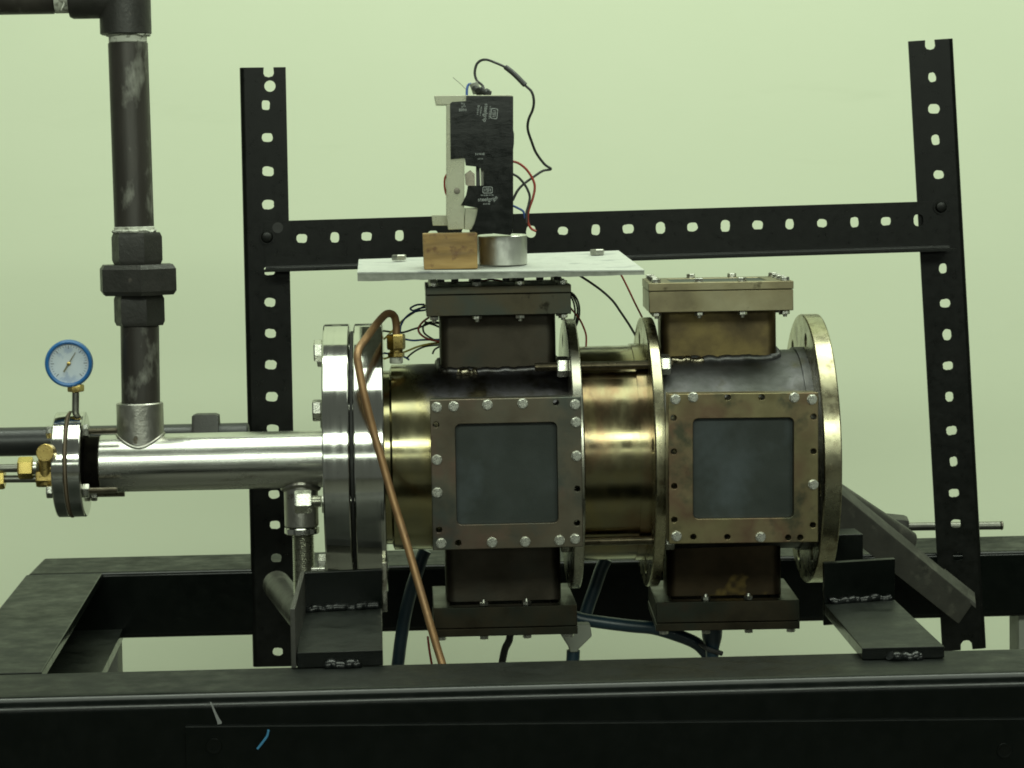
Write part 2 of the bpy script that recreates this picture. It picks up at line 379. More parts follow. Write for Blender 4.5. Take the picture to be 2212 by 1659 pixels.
bm = BM(); sweep(bm, [P(580, 1577, ff - .0062), P(577, 1590, ff - .0062), P(568, 1603, ff - .0062), P(556, 1618, ff - .0062)], .0009, 6)
tag(part('thread_scrap', bm, 'thread_blue'), 'short blue thread stuck on the front of the black beam', 'thread')

# support brackets: foot plate on the front beam, upright leg at its back, weld beads
def bracket(fl, fr, bl, br, ytop, th, zlift=.0005):
    """corner pixels of the foot plate's top face, front l/r and back l/r; ytop pixel of the upright's top"""
    zt = ZB + th + zlift
    q = [PZ(*c, zt) for c in (fl, fr, br, bl)]
    for v in q: v.y = max(v.y, ff + .005)
    dn = Vector((0, 0, -th)); bm_ = BM()
    hexa(bm_, [q[0] + dn, q[1] + dn, q[1], q[0], q[3] + dn, q[2] + dn, q[2], q[3]], .0008)
    br_o = part('support_bracket', bm_, 'black_enamel', frame_t)
    bk = (q[2].y + q[3].y) / 2
    ztop = P((bl[0] + br[0]) / 2, ytop, bk).z
    bm_ = BM(); g = .0006
    hexa(bm_, [q[3] + Vector((0, .0, g)), q[2] + Vector((.0, 0, g)), Vector((q[2].x + .001, q[2].y, ztop)), Vector((q[3].x, q[3].y, ztop)),
               q[3] + Vector((0, .009, -.02)), q[2] + Vector((0, .009, -.02)), Vector((q[2].x + .001, q[2].y + .009, ztop)), Vector((q[3].x, q[3].y + .009, ztop))], .0008)
    part('upright', bm_, 'black_beam', br_o)
    weldbead('weld_bead', q[3] + Vector((.004, -.0015, .002)), q[2] + Vector((-.004, -.0015, .002)), .0035, 'weld_black', br_o)
    m0 = q[0].lerp(q[1], .33) + Vector((0, -.002, -th + .002)); m1 = q[0].lerp(q[1], .72) + Vector((0, -.002, -th + .002))
    weldbead('weld_bead', m0, m1, .0038, 'weld_black', br_o, 10)
    return br_o, q
br1, q1 = bracket((641, 1410), (827, 1404), (652, 1322), (825, 1314), 1234, .012)
br2, q2 = bracket((1862, 1400), (2040, 1396), (1781, 1305), (1932, 1295), 1212, .009)
# pale cut edge of the left bracket, end plate
bm = BM(); box(bm, (q1[0].x - .0045, q1[0].y + .002, ZB + .0003), (q1[0].x - .0006, q1[3].y + .006, ZB + .046), bev=.0006)
part('side_plate', bm, 'dusty_pipe', br1)
bm = BM(); p_ = P(836, 1250, q1[2].y + .02)
box(bm, (p_.x - .004, q1[2].y + .012, P(836, 1282, 0).z), (p_.x, q1[2].y + .026, P(836, 1180, 0).z), bev=.0005)
part('edge_strip', bm, 'grey_flange', br1)
for px, py, dx in ((690, 1262, .006),):
    c = P(px, py, q1[2].y + .012); bm = BM()
    box(bm, (c.x - .007, c.y, c.z - .002), (c.x + .005, c.y + .006, c.z + .014), bev=.001)
    part('tab', bm, 'zinc_bolt', br1)
# right packing block below the last flange
bm = BM(); c = P(1830, 1180, .02)
box(bm, (c.x - .014, .012, c.z - .024), (c.x + .013, .05, c.z + .012), bev=.001)
part('packing_block', bm, 'black_enamel', br2)

# ================================================================== slotted angle posts and rail
def hole_loop(u, v, kind):
    r = random.uniform(.0046, .0054); n = 20
    if kind == 'round': return circ(u, v, .0054, n)
    sx, sy = (1, .82) if kind == 'h' else (.86, 1.06)
    p = random.uniform(2.6, 3.8); ph = random.uniform(-.12, .12); out = []
    for i in range(n):
        a = 2 * pi * i / n
        rr = (abs(cos(a)) ** p + abs(sin(a)) ** p) ** (-1 / p)
        rr *= 1 + random.uniform(-.05, .05)
        x, y = rr * cos(a) * r * sx, rr * sin(a) * r * sy
        out.append((u + x * cos(ph) - y * sin(ph), v + x * sin(ph) + y * cos(ph)))
    return out
def slotted(name, a, b, width, holes, label, leg_side, leg_dir, top_notch=None, bot_notch=None, parent=None, leg_len=.038):
    """a,b: centre line ends of the web on its camera face. holes: (distance from a, sideways offset, kind)"""
    a, b = Vector(a), Vector(b); ux = (b - a).normalized(); L = (b - a).length
    ny = Vector((0, -1, 0)); n = (ny - ux * ny.dot(ux)).normalized(); vx = n.cross(ux)
    fm = Matrix.Identity(4)
    for i in range(3): fm[i][0], fm[i][1], fm[i][2], fm[i][3] = ux[i], vx[i], n[i], a[i]
    bend = .0045; hw = width / 2
    lo = -hw + (bend if leg_side < 0 else 0); hi = hw - (bend if leg_side > 0 else 0)
    outer = [(0, lo)]
    if bot_notch is not None: pass
    outer += [(L, lo)]
    if top_notch is not None:
        v0 = top_notch; outer += [(L, v0 - .0046), (L - .006, v0 - .0050), (L - .0085, v0 - .0036), (L - .0095, v0), (L - .0085, v0 + .0036), (L - .006, v0 + .0050), (L, v0 + .0046)]
    outer += [(L, hi), (0, hi)]
    if bot_notch is not None:
        v0 = bot_notch; outer += [(0, v0 + .006), (.006, v0 + .0055), (.009, v0 + .003), (.0095, v0), (.009, v0 - .003), (.006, v0 - .0055), (0, v0 - .006)]
    bm_ = BM(); th = .0022
    holed(bm_, outer, [hole_loop(*h) for h in holes], th, fm)
    # bend and second leg
    e = hi if leg_side > 0 else lo; s = leg_side; prof = []
    K = 6
    def pr(off, z): return (e + s * off, z)
    if leg_dir < 0:      # away from the camera
        outr = [pr(bend * sin(R(90 * i / K)), -bend * (1 - cos(R(90 * i / K)))) for i in range(K + 1)] + [pr(bend, -leg_len)]
        innr = [pr(bend - th, -leg_len)] + [pr((bend - th) * sin(R(90 * i / K)), -th - (bend - th) * (1 - cos(R(90 * i / K)))) for i in range(K, -1, -1)]
    else:                # towards the camera
        outr = [pr((bend - th) * sin(R(90 * i / K)), (bend - th) * (1 - cos(R(90 * i / K)))) for i in range(K + 1)] + [pr(bend - th, leg_len)]
        innr = [pr(bend, leg_len)] + [pr(bend * sin(R(90 * i / K)), -th + bend * (1 - cos(R(90 * i / K)))) for i in range(K, -1, -1)]
    prof = outr + innr
    r0 = [bm_.verts.new(fm @ Vector((0, p[0], p[1]))) for p in prof]
    r1 = [bm_.verts.new(fm @ Vector((L, p[0], p[1]))) for p in prof]
    for i in range(len(prof)):
        j = (i + 1) % len(prof)
        if i == len(prof) - 1: continue
        bm_.faces.new((r0[i], r0[j], r1[j], r1[i]))
    bm_.faces.new(r0); bm_.faces.new(r1[::-1])
    t = thing(name, a, label, 'slotted angle', 'slotted angle frame')
    part('perforated_angle', bm_, 'slotted_paint', t, bevel=.0005, ang=40)
    return t, fm, L
YP = rf - .0012
pa, pb = P(595, 1440, YP), P(567, 145.5, YP)
def along(a, b, pts, hv):
    """pixel points of holes -> distances on the member"""
    ux = (b - a).normalized(); out = []
    n = Vector((0, -1, 0)); n = (n - ux * n.dot(ux)).normalized(); vx = n.cross(ux)
    for px, py, kd in pts:
        d = P(px, py, a.y) - a; out.append((d.dot(ux), d.dot(vx), kd))
    return out
W40 = (P(618, 147, YP) - P(518, 147, YP)).length
lp = [(583, 186, 'round'), (574, 227, 'h'), (577, 297, 'v'), (579, 370, 'v'), (579, 442, 'v'), (581, 512, 'v'), (582, 585, 'v'), (583, 653, 'v'), (584, 720, 'v'),
      (585, 788, 'v'), (587, 857, 'v'), (589, 927, 'v'), (591, 996, 'v'), (592, 1068, 'v'), (594, 1134, 'v'), (597, 1205, 'v'), (600, 1408, 'v')]
post1, fm1, L1 = slotted('slotted_angle_post', pa, pb, W40, along(pa, pb, lp, 0), 'left black perforated steel angle post, the shorter upright of the two', 1, -1, along(pa, pb, [(580, 148, 'v')], 0)[0][1])
pc, pd = P(2084, 1404, YP), P(2011, 86, YP)
rp = [(2014, 167, 'h'), (2018, 235, 'v'), (2021, 302, 'h'), (2028, 377, 'v'), (2030, 510, 'v'), (2037, 580, 'h'), (2042, 655, 'v'), (2046, 723, 'h'), (2048, 790, 'v'), (2051, 857, 'h'),
      (2056, 930, 'v'), (2060, 997, 'h'), (2061, 1065, 'v'), (2065, 1131, 'v'), (2070, 1202, 'v')]
post2, fm2, L2 = slotted('slotted_angle_post', pc, pd, W40, along(pc, pd, rp, 0), 'right black perforated steel angle post, the tall leaning upright', -1, -1, along(pc, pd, [(2009, 90, 'v')], 0)[0][1], bot_notch=-.002)
YR = YP - .0045
ra, rb_ = P(572, 532, YR), P(2050, 487, YR)
WR = (P(1300, 565, YR) - P(1300, 458, YR)).length
hx = [652, 723, 792, 863, 935, 1006, 1076, 1147, 1216, 1287, 1357, 1427, 1496, 1567, 1637, 1706, 1776, 1846, 1914, 1984]
rh = [(x, 515 - (x - 652) * (37 / 1262), 'hv'[i % 2]) for i, x in enumerate(hx)]
rail, fmr, LR = slotted('slotted_angle_rail', ra, rb_, WR, along(ra, rb_, rh, 0), 'black perforated steel angle rail bolted across the two upright posts', -1, 1, leg_len=.034)
for (px, py, t_) in ((577, 512, rail), (2032, 447, rail)):
    c = P(px, py, YR - .0003); bm = BM()
    lathe(bm, c, (0, -1, 0), [(0, 0), (0, .0072), (.0012, .0072), (.0012, .0058), (.0042, .0045), (.0052, 0)], 20)
    o = part('bolt_head', bm, 'slotted_paint', t_)
c = P(600, 492, YR - .0003); bm = BM(); lathe(bm, c, (0, -1, 0), [(0, 0), (0, .0052), (.0006, .0052), (.0006, .003), (0.0004, 0)], 20)
part('plugged_hole', bm, 'dark_bore', rail)

# ================================================================== main chamber
RF = .1190
ch = thing('test_chamber', (.08, 0, ZB), 'round brass-toned steel chamber with six square bolted window ports and wide flanges', 'test chamber')
def fx(px): return P(px, 690, 0).x
F_ = [(fx(699), fx(755)), (fx(764), fx(827)), (fx(1217), fx(1240)), (fx(1384), fx(1408)), (fx(1730), fx(1768))]
BC = .1005
def flange(name, x0, x1, bore, angs, m, hr=.0058, lab=None):
    b = BM(); th = x1 - x0
    fm = Matrix(((0, 0, 1, x1), (-1, 0, 0, 0), (0, 1, 0, 0), (0, 0, 0, 1)))   # local x -> -Y (front), local y -> Z, local z -> +X
    holes = [circ(BC * cos(a_), BC * sin(a_), hr, 16) for a_ in angs]
    if bore: holes.append(circ(0, 0, bore, 64))
    holed(b, circ(0, 0, RF, 120), holes, th, fm)
    return part(name, b, m, ch, bevel=.0012, ang=40, label=lab)
A8 = [R(30 + 45 * i) for i in range(8)]
A8b = [R(53.8 + 45 * i) for i in range(8)]
f1 = flange('flange', *F_[0], .03, A8, 'stainless_turned', lab='bright turned stainless end flange')
f2 = flange('flange', *F_[1], .06, A8, 'stainless_turned', lab='second bright turned stainless flange')
f3 = flange('flange', *F_[2], .07, A8b, 'grey_flange')
f4 = flange('flange', *F_[3], .07, A8b, 'gold_flange')
f5 = flange('flange', *F_[4], .07, A8, 'gold_flange', lab='thick brass-toned end flange with empty bolt holes')
f5h = part('end_cover', lathe(BM(), (F_[4][0] + .004, 0, 0), (1, 0, 0), [(0, 0), (0, .0705), (.006, .0705), (.006, 0)], 48), 'gold_flange', ch)
bm = lathe(BM(), (F_[0][1] + .0006, 0, 0), (1, 0, 0), [(0, .05), (0, .112), (F_[1][0] - F_[0][1] - .0012, .112), (F_[1][0] - F_[0][1] - .0012, .05)], 64)
part('gasket', bm, 'dark_bore', ch)
# tubes
XA0, XA1 = F_[1][1], F_[2][0]; XB0, XB1 = F_[2][1], F_[3][0]; XC0, XC1 = F_[3][1], F_[4][0]
lA = XA1 - XA0; XH = P(930, 780).x
part('tube', lathe(BM(), (XA0 - .004, 0, 0), (1, 0, 0), [(0, .055), (0, .0765), (.0085, .0765), (.0095, .0795), (.0105, .0815), (lA + .008, .0830), (lA + .008, .055)], 128), 'tube_gold_stained', ch)
lB = XB1 - XB0
part('tube', lathe(BM(), (XB0 - .004, 0, 0), (1, 0, 0), [(0, .055), (0, .0945), (lB - .006, .0945), (lB - .006, .096), (lB + .008, .096), (lB + .008, .055)], 128), 'gold_turned', ch)
lC = XC1 - XC0
part('tube', lathe(BM(), (XC0 - .004, 0, 0), (1, 0, 0), [(0, .055), (0, .0880), (lC - .003, .0880), (lC - .003, .0900), (lC + .008, .0900), (lC + .008, .055)], 128), 'tube_scaled', ch)
XA, XC = -.0105, .1845
# tie rods between flange 3 and 4
hexnut = mesh('nut', hexp(BM(), (0, 0, 0), (0, 0, 1), .0095, .0155), 'zinc_bolt', 30)
hexhead = mesh('bolt_head', hexp(BM(), (0, 0, 0), (0, 0, 1), .0078, .0165), 'zinc_bolt', 30)
for a_, x0, x1 in ((53.8, P(1155, 790, -.06).x, F_[3][1] + .012), (-43, F_[2][0] - .012, F_[3][1] + .012), (137, F_[2][0] - .014, F_[3][1] + .012), (-133, F_[2][0] - .014, F_[3][1] + .012)):
    y, z = -BC * cos(R(a_)), BC * sin(R(a_))
    tr = part('tie_rod', thread(BM(), (x0, y, z), (1, 0, 0), x1 - x0, .0040, .0011, 18), 'zinc_rod', ch)
    inst('nut', hexnut, tr, frame((F_[2][0] - .0098, y, z), (1, 0, 0), R(20)))
    inst('nut', hexnut, tr, frame((F_[3][1] + .0003, y, z), (1, 0, 0), R(20)))
# bolts of the first flange pair
for k, a_ in enumerate(A8):
    y, z = -BC * cos(a_), BC * sin(a_)
    if z < -.09: continue
    b = BM(); rod(b, (F_[0][0] - .002, y, z), (F_[1][1] - .004, y, z), .0053, 16)
    bo = part('flange_bolt', b, 'zinc_bolt', ch)
    if abs(math.degrees(a_) - 345) < 2:      # long one: nut stands off on its thread
        part('thread', thread(BM(), (F_[0][0] - .022, y, z), (1, 0, 0), .0195, .0052, .0013, 18), 'zinc_bolt', bo)
        inst('nut', mesh('nut', hexp(BM(), (0, 0, 0), (0, 0, 1), .014, .0175), 'zinc_bolt', 30), bo, frame((F_[0][0] - .0245, y, z), (1, 0, 0), R(12)))
    else:
        inst('bolt_head', hexhead, bo, frame((F_[0][0] - .0082, y, z), (1, 0, 0), R(10 + 13 * k)))

# ---------------------------------------------------------------- window ports
S2, HT = .0622, .1505
bolt4 = mesh('bolt', lathe(hexp(BM(), (0, 0, .0004), (0, 0, 1), .0030, .0070), (0, 0, 0), (0, 0, 1), [(0, 0), (0, .0043), (.0006, .0043), (.0006, 0)], 16), 'zinc_bolt', 30)
nut4 = mesh('nut', lathe(hexp(BM(), (0, 0, 0), (0, 0, 1), .0032, .0072), (0, 0, .0032), (0, 0, 1), [(0, 0), (0, .0020), (.0022, .0017), (.0022, 0)], 12), 'zinc_bolt', 30)
SPOTS = [(-.055, -.0275 * 2)]
def zz(xl0, yt0, xr0, yt1, xr1, yb1, xl1, yb0, pts):
    """picture positions on the plate (corners TL,TR,BR,BL) -> plate coordinates"""
    out = []
    for x, y in pts:
        u = v = .5
        for _ in range(12):
            l = xl0 + (xl1 - xl0) * v; r_ = xr0 + (xr1 - xr0) * v; u = (x - l) / (r_ - l)
            t = yt0 + (yt1 - yt0) * u; b = yb0 + (yb1 - yb0) * u; v = (y - t) / (b - t)
        out.append(((u - .5) * 2 * S2, (.5 - v) * 2 * S2))
    return out
cA = (412, 175, 1533, 160, 1558, 1283, 420, 1303)
boltA = zz(*cA, [(462, 228), (587, 222), (838, 212), (1100, 205), (1490, 215), (1497, 348), (1503, 600), (458, 622), (458, 868), (483, 1250), (867, 1245), (1118, 1242), (1378, 1233), (1495, 1222)])
holeA = zz(*cA, [(1347, 202), (455, 360), (1510, 848), (1510, 1105), (468, 1150), (613, 1250)])
cC = (678, 165, 1797, 130, 1815, 1240, 690, 1275)
boltC = zz(*cC, [(730, 200), (862, 182), (1617, 168), (1750, 180), (1770, 812), (748, 1215), (1380, 1210)])
holeC = zz(*cC, [(1120, 180), (1375, 175), (718, 340), (722, 590), (728, 845), (730, 1095), (875, 1220), (1130, 1215), (1588, 1212), (1680, 1210), (1773, 1115), (1765, 310), (1768, 567)])
side = [-.055, -.0275 * 1.0, .0, .0275, .055]
grid = [(a_, s * .0553) for a_ in (-.0553, -.0185, .0185, .0553) for s in (-1, 1)] + [(s * .0553, a_) for a_ in (-.0185, .0185) for s in (-1, 1)]
def port(xc, out, bolts, holes, mp, mb, mn, lab, nuts=True, spin=0, h=HT):
    """out: outward axis 'front'/'top'/'bottom'"""
    o3 = {'front': Vector((0, -1, 0)), 'top': Vector((0, 0, 1)), 'bottom': Vector((0, 0, -1))}[out]
    v3 = {'front': Vector((0, 0, 1)), 'top': Vector((0, 1, 0)), 'bottom': Vector((0, -1, 0))}[out]
    fm = Matrix.Identity(4); u3 = v3.cross(o3)
    for i in range(3): fm[i][0], fm[i][1], fm[i][2] = u3[i], v3[i], o3[i]
    fm = Matrix.Translation((xc, 0, 0)) @ fm @ Matrix.Rotation(spin, 4, 'Z')
    T = .0068; BL = .0185
    def up_(z): return fm @ Matrix.Translation((0, 0, z))
    sq = [(-S2, -S2), (S2, -S2), (S2, S2), (-S2, S2)]
    allh = [circ(x, y, .0024, 14) for x, y in holes]
    b = BM(); holed(b, sq, [rrect(0, 0, .0835, .0835, .0042)] + allh, T, up_(h))
    cover = part('window_cover', b, mp, ch, bevel=.0005, ang=40, label=lab)
    b = BM()
    if out == 'front': box(b, (-.047, -.047, h - T - .0035), (.047, .047, h - T - .0004), fm)
    else: holed(b, rrect(0, 0, .0829, .0829, .004), [], .006, up_(h - .0007))
    part('window_pane', b, 'frosted_glass', cover)
    s3 = S2 - .0003; sq3 = [(-s3, -s3), (s3, -s3), (s3, s3), (-s3, s3)]
    b = BM(); holed(b, sq3, [rrect(0, 0, .0945, .0945, .003)] + [circ(x, y, .0022, 14) for x, y in holes], BL - .0004, up_(h - T - .0004))
    part('port_frame', b, mb, ch, bevel=.0006, ang=40)
    ns = .0490; NV = .049 if out == 'front' else .031
    b = BM(); holed(b, rrect(0, 0, ns * 2.06, NV * 2, .009, 6), [rrect(0, 0, .088, NV * 2 - .012, .006, 6)], h - T - BL - .062, up_(h - T - BL - .0002))
    nk = part('port_neck', b, mn, ch, ang=40)
    for x, y in bolts:
        inst('bolt', bolt4, cover, up_(h + .0001) @ Matrix.Translation((x, y, 0)) @ Matrix.Rotation(random.uniform(0, 1), 4, 'Z'))
        if nuts and (out == 'top' or (y > .05 and abs(x) < .03)):
            inst('nut', nut4, cover, up_(h - T - BL - .0002) @ Matrix.Translation((x, y, 0)) @ Matrix.Rotation(pi, 4, 'X') @ Matrix.Rotation(random.uniform(0, 1), 4, 'Z'))
    return cover, fm
port(XA, 'front', boltA, holeA, 'plate_dull', 'port_dark', 'neck_dark', 'dull grey front window cover with fourteen bolts', False)
port(XC + .001, 'front', boltC, holeC, 'plate_gold', 'port_gold', 'neck_dark', 'brownish gold front window cover with seven bolts and thirteen empty holes', False, R(-.6))
port(XA - .001, 'top', grid, [], 'port_dark', 'port_dark', 'neck_dark', 'stained top window cover, toned dark for the shade under the white board', spin=0, h=HT + .0012)  # darker brown also carries the board's shade in its colour
port(XC - .002, 'top', grid, [], 'port_gold', 'port_gold', 'neck_gold', 'golden top window cover standing free', spin=R(-2.8), h=HT + .0006)
port(XA, 'bottom', grid, [], 'port_bottom', 'port_bottom', 'neck_dark', 'dark bottom window cover')
port(XC, 'bottom', grid, [], 'port_bottom', 'port_bottom', 'neck_patch', 'stained bottom window cover beside the right bracket', spin=R(2.2))
# welds where the top necks meet the tubes
for xc, m_, rr in ((XA - .001, 'tube_stained', .0824), (XC - .002, 'tube_scaled', .0880)):
    path = []
    for x, y in rrect(0, 0, .1015, .0625, .009, 5):
        path.append(Vector((xc + x + random.uniform(-.0005, .0005), y, math.sqrt(rr * rr - y * y) + .0004 + random.uniform(-.0006, .0006))))
    path.append(path[0]); dense = []
    for a_, b_ in zip(path, path[1:]):
        k = max(1, int((b_ - a_).length / .006))
        dense += [a_.lerp(b_, i / k) for i in range(k)]
    dense = [Vector((p.x, p.y, math.sqrt(rr * rr - p.y * p.y) + random.uniform(-.0004, .0012))) for p in dense] + [path[0]]
    part('weld_bead', sweep(BM(), dense, .0036, 9, 3, .10), m_, ch, ang=70)
    a0 = -.047 if m_ == 'tube_scaled' else -.036
    pts = [Vector((xc + a0 + .0035 * k, -.0325 - random.uniform(0, .002), math.sqrt(rr * rr - .0325 ** 2) + random.uniform(-.001, .002))) for k in range(10 if m_ == 'tube_scaled' else 6)]
    part('weld_bead', sweep(BM(), pts, .0034, 9, 4, .16), 'weld', ch, ang=70)

# ================================================================== inlet pipe (stainless tee)
inl = thing('inlet_pipe', (P(450, 1000).x, 0, -.03), 'shiny stainless inlet pipe running from small flange to large flange', 'pipe')
xs = P(187, 1005).x; xe = F_[0][0]
zi = P(450, 998).z * 0
RP = .0252
part('pipe', lathe(BM(), (xs + .0125, 0, 0), (1, 0, 0), [(0, 0), (0, RP - .001), (.001, RP), (xe - xs - .0127, RP), (xe - xs - .0127, 0)], 64), 'stainless_pipe', inl)
part('pipe_thread', thread(BM(), (xs, 0, 0), (1, 0, 0), .0124, RP - .0006, .0011, 48), 'steel_dark_thread', inl)
xb = P(303, 915).x
def branch(b, axis_pt, d, r, L, n=48):
    return lathe(b, axis_pt, d, [(0, 0), (0, r), (L - .001, r), (L, r - .001), (L, r - .004), (L - .002, r - .004), (L - .002, 0)], n)
def fillet(xc, r, sgn, w_, parent):
    pts = []
    for i in range(41):
        a_ = 2 * pi * i / 40; y = r * sin(a_)
        pts.append(Vector((xc + r * cos(a_), y, sgn * (math.sqrt(max(RP * RP - y * y, 0)) + .0004))))
    part('weld_fillet', sweep(BM(), pts, w_, 10, 2, .08), 'stainless_welded', parent, ang=70)
zt = P(303, 869).z
part('branch_socket', branch(BM(), (xb, 0, 0), (0, 0, 1), .0205, zt), 'stainless_welded', inl)
fillet(xb, .0203, 1, .0013, inl)
xd = P(651, 1100).x; zd = P(651, 1137).z
part('drain_socket', branch(BM(), (xd, 0, 0), (0, 0, -1), .0150, -zd), 'stainless_welded', inl)
fillet(xd, .0151, -1, .0026, inl)
part('lock_nut', lathe(BM(), (xd, 0, zd - .0005), (0, 0, -1), [(0, 0), (0, .0146), (.0008, .0153), (.005, .0153), (.0058, .0146), (.0058, 0)], 40), 'stainless_turned', inl)
part('threaded_nipple', thread(BM(), (xd + .001, 0, zd - .0066), (0, 0, -1), .068, .0098, .0017, 32), 'zinc_bolt', inl)
# small flange pair with gasket and studs
xq0, xq1, xg = P(125, 1007).x, P(187, 1007).x, P(155, 1007).x
RS = .0462
A6 = [R(55), R(-32), R(-128)]
def sflange(x0, x1):
    b = BM(); fm = Matrix(((0, 0, 1, x1), (-1, 0, 0, 0), (0, 1, 0, 0), (0, 0, 0, 1)))
    holed(b, circ(0, 0, RS, 72), [circ(.0375 * cos(a_), .0375 * sin(a_), .0032, 14) for a_ in A6], x1 - x0, fm)
    return part('small_flange', b, 'stainless_turned', inl, bevel=.0012, ang=40)
sf1 = sflange(xq0, xg - .0009); sf2 = sflange(xg + .0009, xq1)
part('gasket', lathe(BM(), (xg - .0008, 0, 0), (1, 0, 0), [(0, 0), (0, RS + .0006), (.0016, RS + .0006), (.0016, 0)], 64), 'gasket', inl)
nut6 = mesh('nut', hexp(BM(), (0, 0, 0), (0, 0, 1), .0055, .0105), 'zinc_bolt', 30)
for a_ in A6:
    y, z = -.0375 * cos(a_), .0375 * sin(a_)
    st = part('stud', thread(BM(), (xq0 - .004, y, z), (1, 0, 0), xq1 - xq0 + .034, .0029, .001, 14), 'zinc_rod', sf2)
    inst('nut', nut6, sf2, frame((xq1 + .0003, y, z), (1, 0, 0), random.random()))
    inst('nut', nut6, sf2, frame((xq0 - .0058, y, z), (1, 0, 0), random.random()))

# ================================================================== riser pipe with union
ris = thing('riser_pipe', (xb, 0, zt), 'black steel vertical pipe with hexagonal union rising from the inlet pipe', 'pipe')
def zr(py): return P(300, py).z
rx = lambda py: P({0: 271, 80: 276, 490: 290, 540: 296, 600: 298, 670: 301, 860: 304}[py], py).x
def rise(name, py0, py1, r, m, prof=None, n=40, hexa_=False, spin=0, x=None):
    a = Vector((x[0], 0, zr(py0))); b = Vector((x[1], 0, zr(py1))); L = (b - a).length
    bm_ = BM()
    if hexa_: hexp(bm_, a, b - a, L, r * 2, spin)
    else: lathe(bm_, a, b - a, [(0, 0), (0, r - .0006), (.0006, r), (L - .0006, r), (L, r - .0006), (L, 0)], n)
    return part(name, bm_, m, ris, ang=30)
x860, x600, x80 = rx(860), rx(600), rx(80)
zl = zr(869) - .0015
bm = BM(); a = Vector((x860, 0, zl)); b_ = Vector((rx(670), 0, zr(700)))
rod(bm, a, b_, .0168, 40); part('pipe', bm, 'black_pipe', ris)
rise('union_hex', 703, 636, .0195, 'black_fitting', hexa_=True, spin=R(52), x=(rx(670), rx(670)))
rise('union_nut', 636.5, 571, .0318, 'black_fitting', hexa_=True, spin=R(40), x=(rx(600), rx(600)))
rise('union_hex', 571.5, 502, .0195, 'black_fitting', hexa_=True, spin=R(52), x=(rx(540), rx(540)))
rise('sealing_tape', 503, 489, .0176, 'thread_tape', x=(rx(490), rx(490)))
rise('pipe', 490, 92, .0172, 'black_pipe', x=(rx(490), x80))
rise('pipe_thread', 92, 74, .0165, 'thread_tape', x=(x80, x80))
xt = rx(0)
bm = BM(); lathe(bm, (x80 - .0015, 0, zr(75)), (0, 0, 1), [(0, 0), (0, .0205), (.001, .0222), (.075, .0222), (.075, 0)], 40)
ell = part('tee_fitting', bm, 'black_fitting', ris)
zc = P(150, -9).z
bm = BM(); lathe(bm, (x80, 0, zc), (-1, 0, 0), [(0, 0), (0, .0200), (.046, .0200), (.049, .0185), (.049, 0)], 36)
part('side_socket', bm, 'black_fitting', ell)
bm = BM(); lathe(bm, (x80 - .0492, 0, zc), (-1, 0, 0), [(0, 0), (0, .0150), (.012, .0150), (.012, 0)], 36)
part('sealing_tape', bm, 'thread_tape', ris)
bm = BM(); rod(bm, (x80 - .0612, 0, zc), (x80 - .30, 0, zc), .0155, 36); part('side_pipe', bm, 'black_pipe', ris)
for px, py, r0 in ((276, 75, .0188), (290, 500, .0182)):
    c = P(px, py)
    pts = [Vector((c.x + r0 * cos(a_), r0 * sin(a_), c.z + random.uniform(-.0008, .0012))) for a_ in [2 * pi * i / 22 for i in range(23)]]
    part('sealant_ring', sweep(BM(), pts, .0011, 6, 3, .35), 'thread_tape', ris)
pts = [P(255, 4, -.017), P(252, 12, -.018), P(246, 20, -.018), P(243, 28, -.0175)]
part('tape_strand', sweep(BM(), [P(135, 0, -.016), P(138, 8, -.0165), P(134, 17, -.017), P(131, 24, -.016)], .0006, 5), 'thread_tape', ris)

# black pipe running behind, with hex union
YBk = .12
bk = thing('coupled_pipe', P(300, 955, YBk), 'black horizontal pipe behind the stainless pipe, with hexagonal coupling', 'pipe')
bz0, bz1 = P(0, 955, YBk), P(560, 944, YBk)
d_ = (bz1 - bz0).normalized()
rod(bm := BM(), bz0 - d_ * .12, P(538, 944, YBk), .0134, 36); part('pipe', bm, 'back_pipe_paint', bk)
c0, c1 = P(417, 934, YBk), P(474, 933, YBk)
part('coupling', hexp(BM(), c0, c1 - c0, (c1 - c0).length, .034, R(0)), 'black_fitting', bk)

# ================================================================== pressure gauge
GY = 0.0
gz = P(163, 893).z
ga = thing('pressure_gauge', (P(163, 893).x, GY, RS), 'round pressure gauge with blue rim and white dial on small flange', 'gauge')
gc = P(149, 785, -.004); nrm = (CAM - gc).normalized(); nrm = (nrm + Vector((-.10, 0, -.05))).normalized()
RG = .0208
part('case', lathe(BM(), gc - nrm * .018, nrm, [(0, 0), (0, RG * .9), (.002, RG * .93), (.0178, RG * .93), (.0178, 0)], 48), 'rubber_black', ga)
part('rim', lathe(BM(), gc - nrm * .0002, nrm, [(0, RG * .82), (-.002, RG), (.002, RG * 1.0), (.0045, RG * .965), (.0055, RG * .9), (.0045, RG * .835), (.001, RG * .82), (0, RG * .82)], 64), 'gauge_blue', ga)
dial = part('dial', lathe(BM(), gc + nrm * .0002, nrm, [(0, 0), (0, RG * .83), (.0006, RG * .83), (.0006, 0)], 48), 'gauge_dial', ga)
fg = frame(gc + nrm * .0010, nrm)
bm = BM()
for k in range(31):
    a_ = R(225 - 270 * k / 30); L_ = .0030 if k % 5 == 0 else .0016; w_ = .00028 if k % 5 == 0 else .00016
    m_ = fg @ Matrix.Rotation(a_, 4, 'Z')
    box(bm, (RG * .76 - L_, -w_, -.0001), (RG * .76, w_, .0001), m_)
part('tick_marks', bm, 'gauge_mark', dial, ang=20)
bm = BM(); m_ = fg @ Matrix.Translation((0, 0, .0012)) @ Matrix.Rotation(R(58), 4, 'Z')
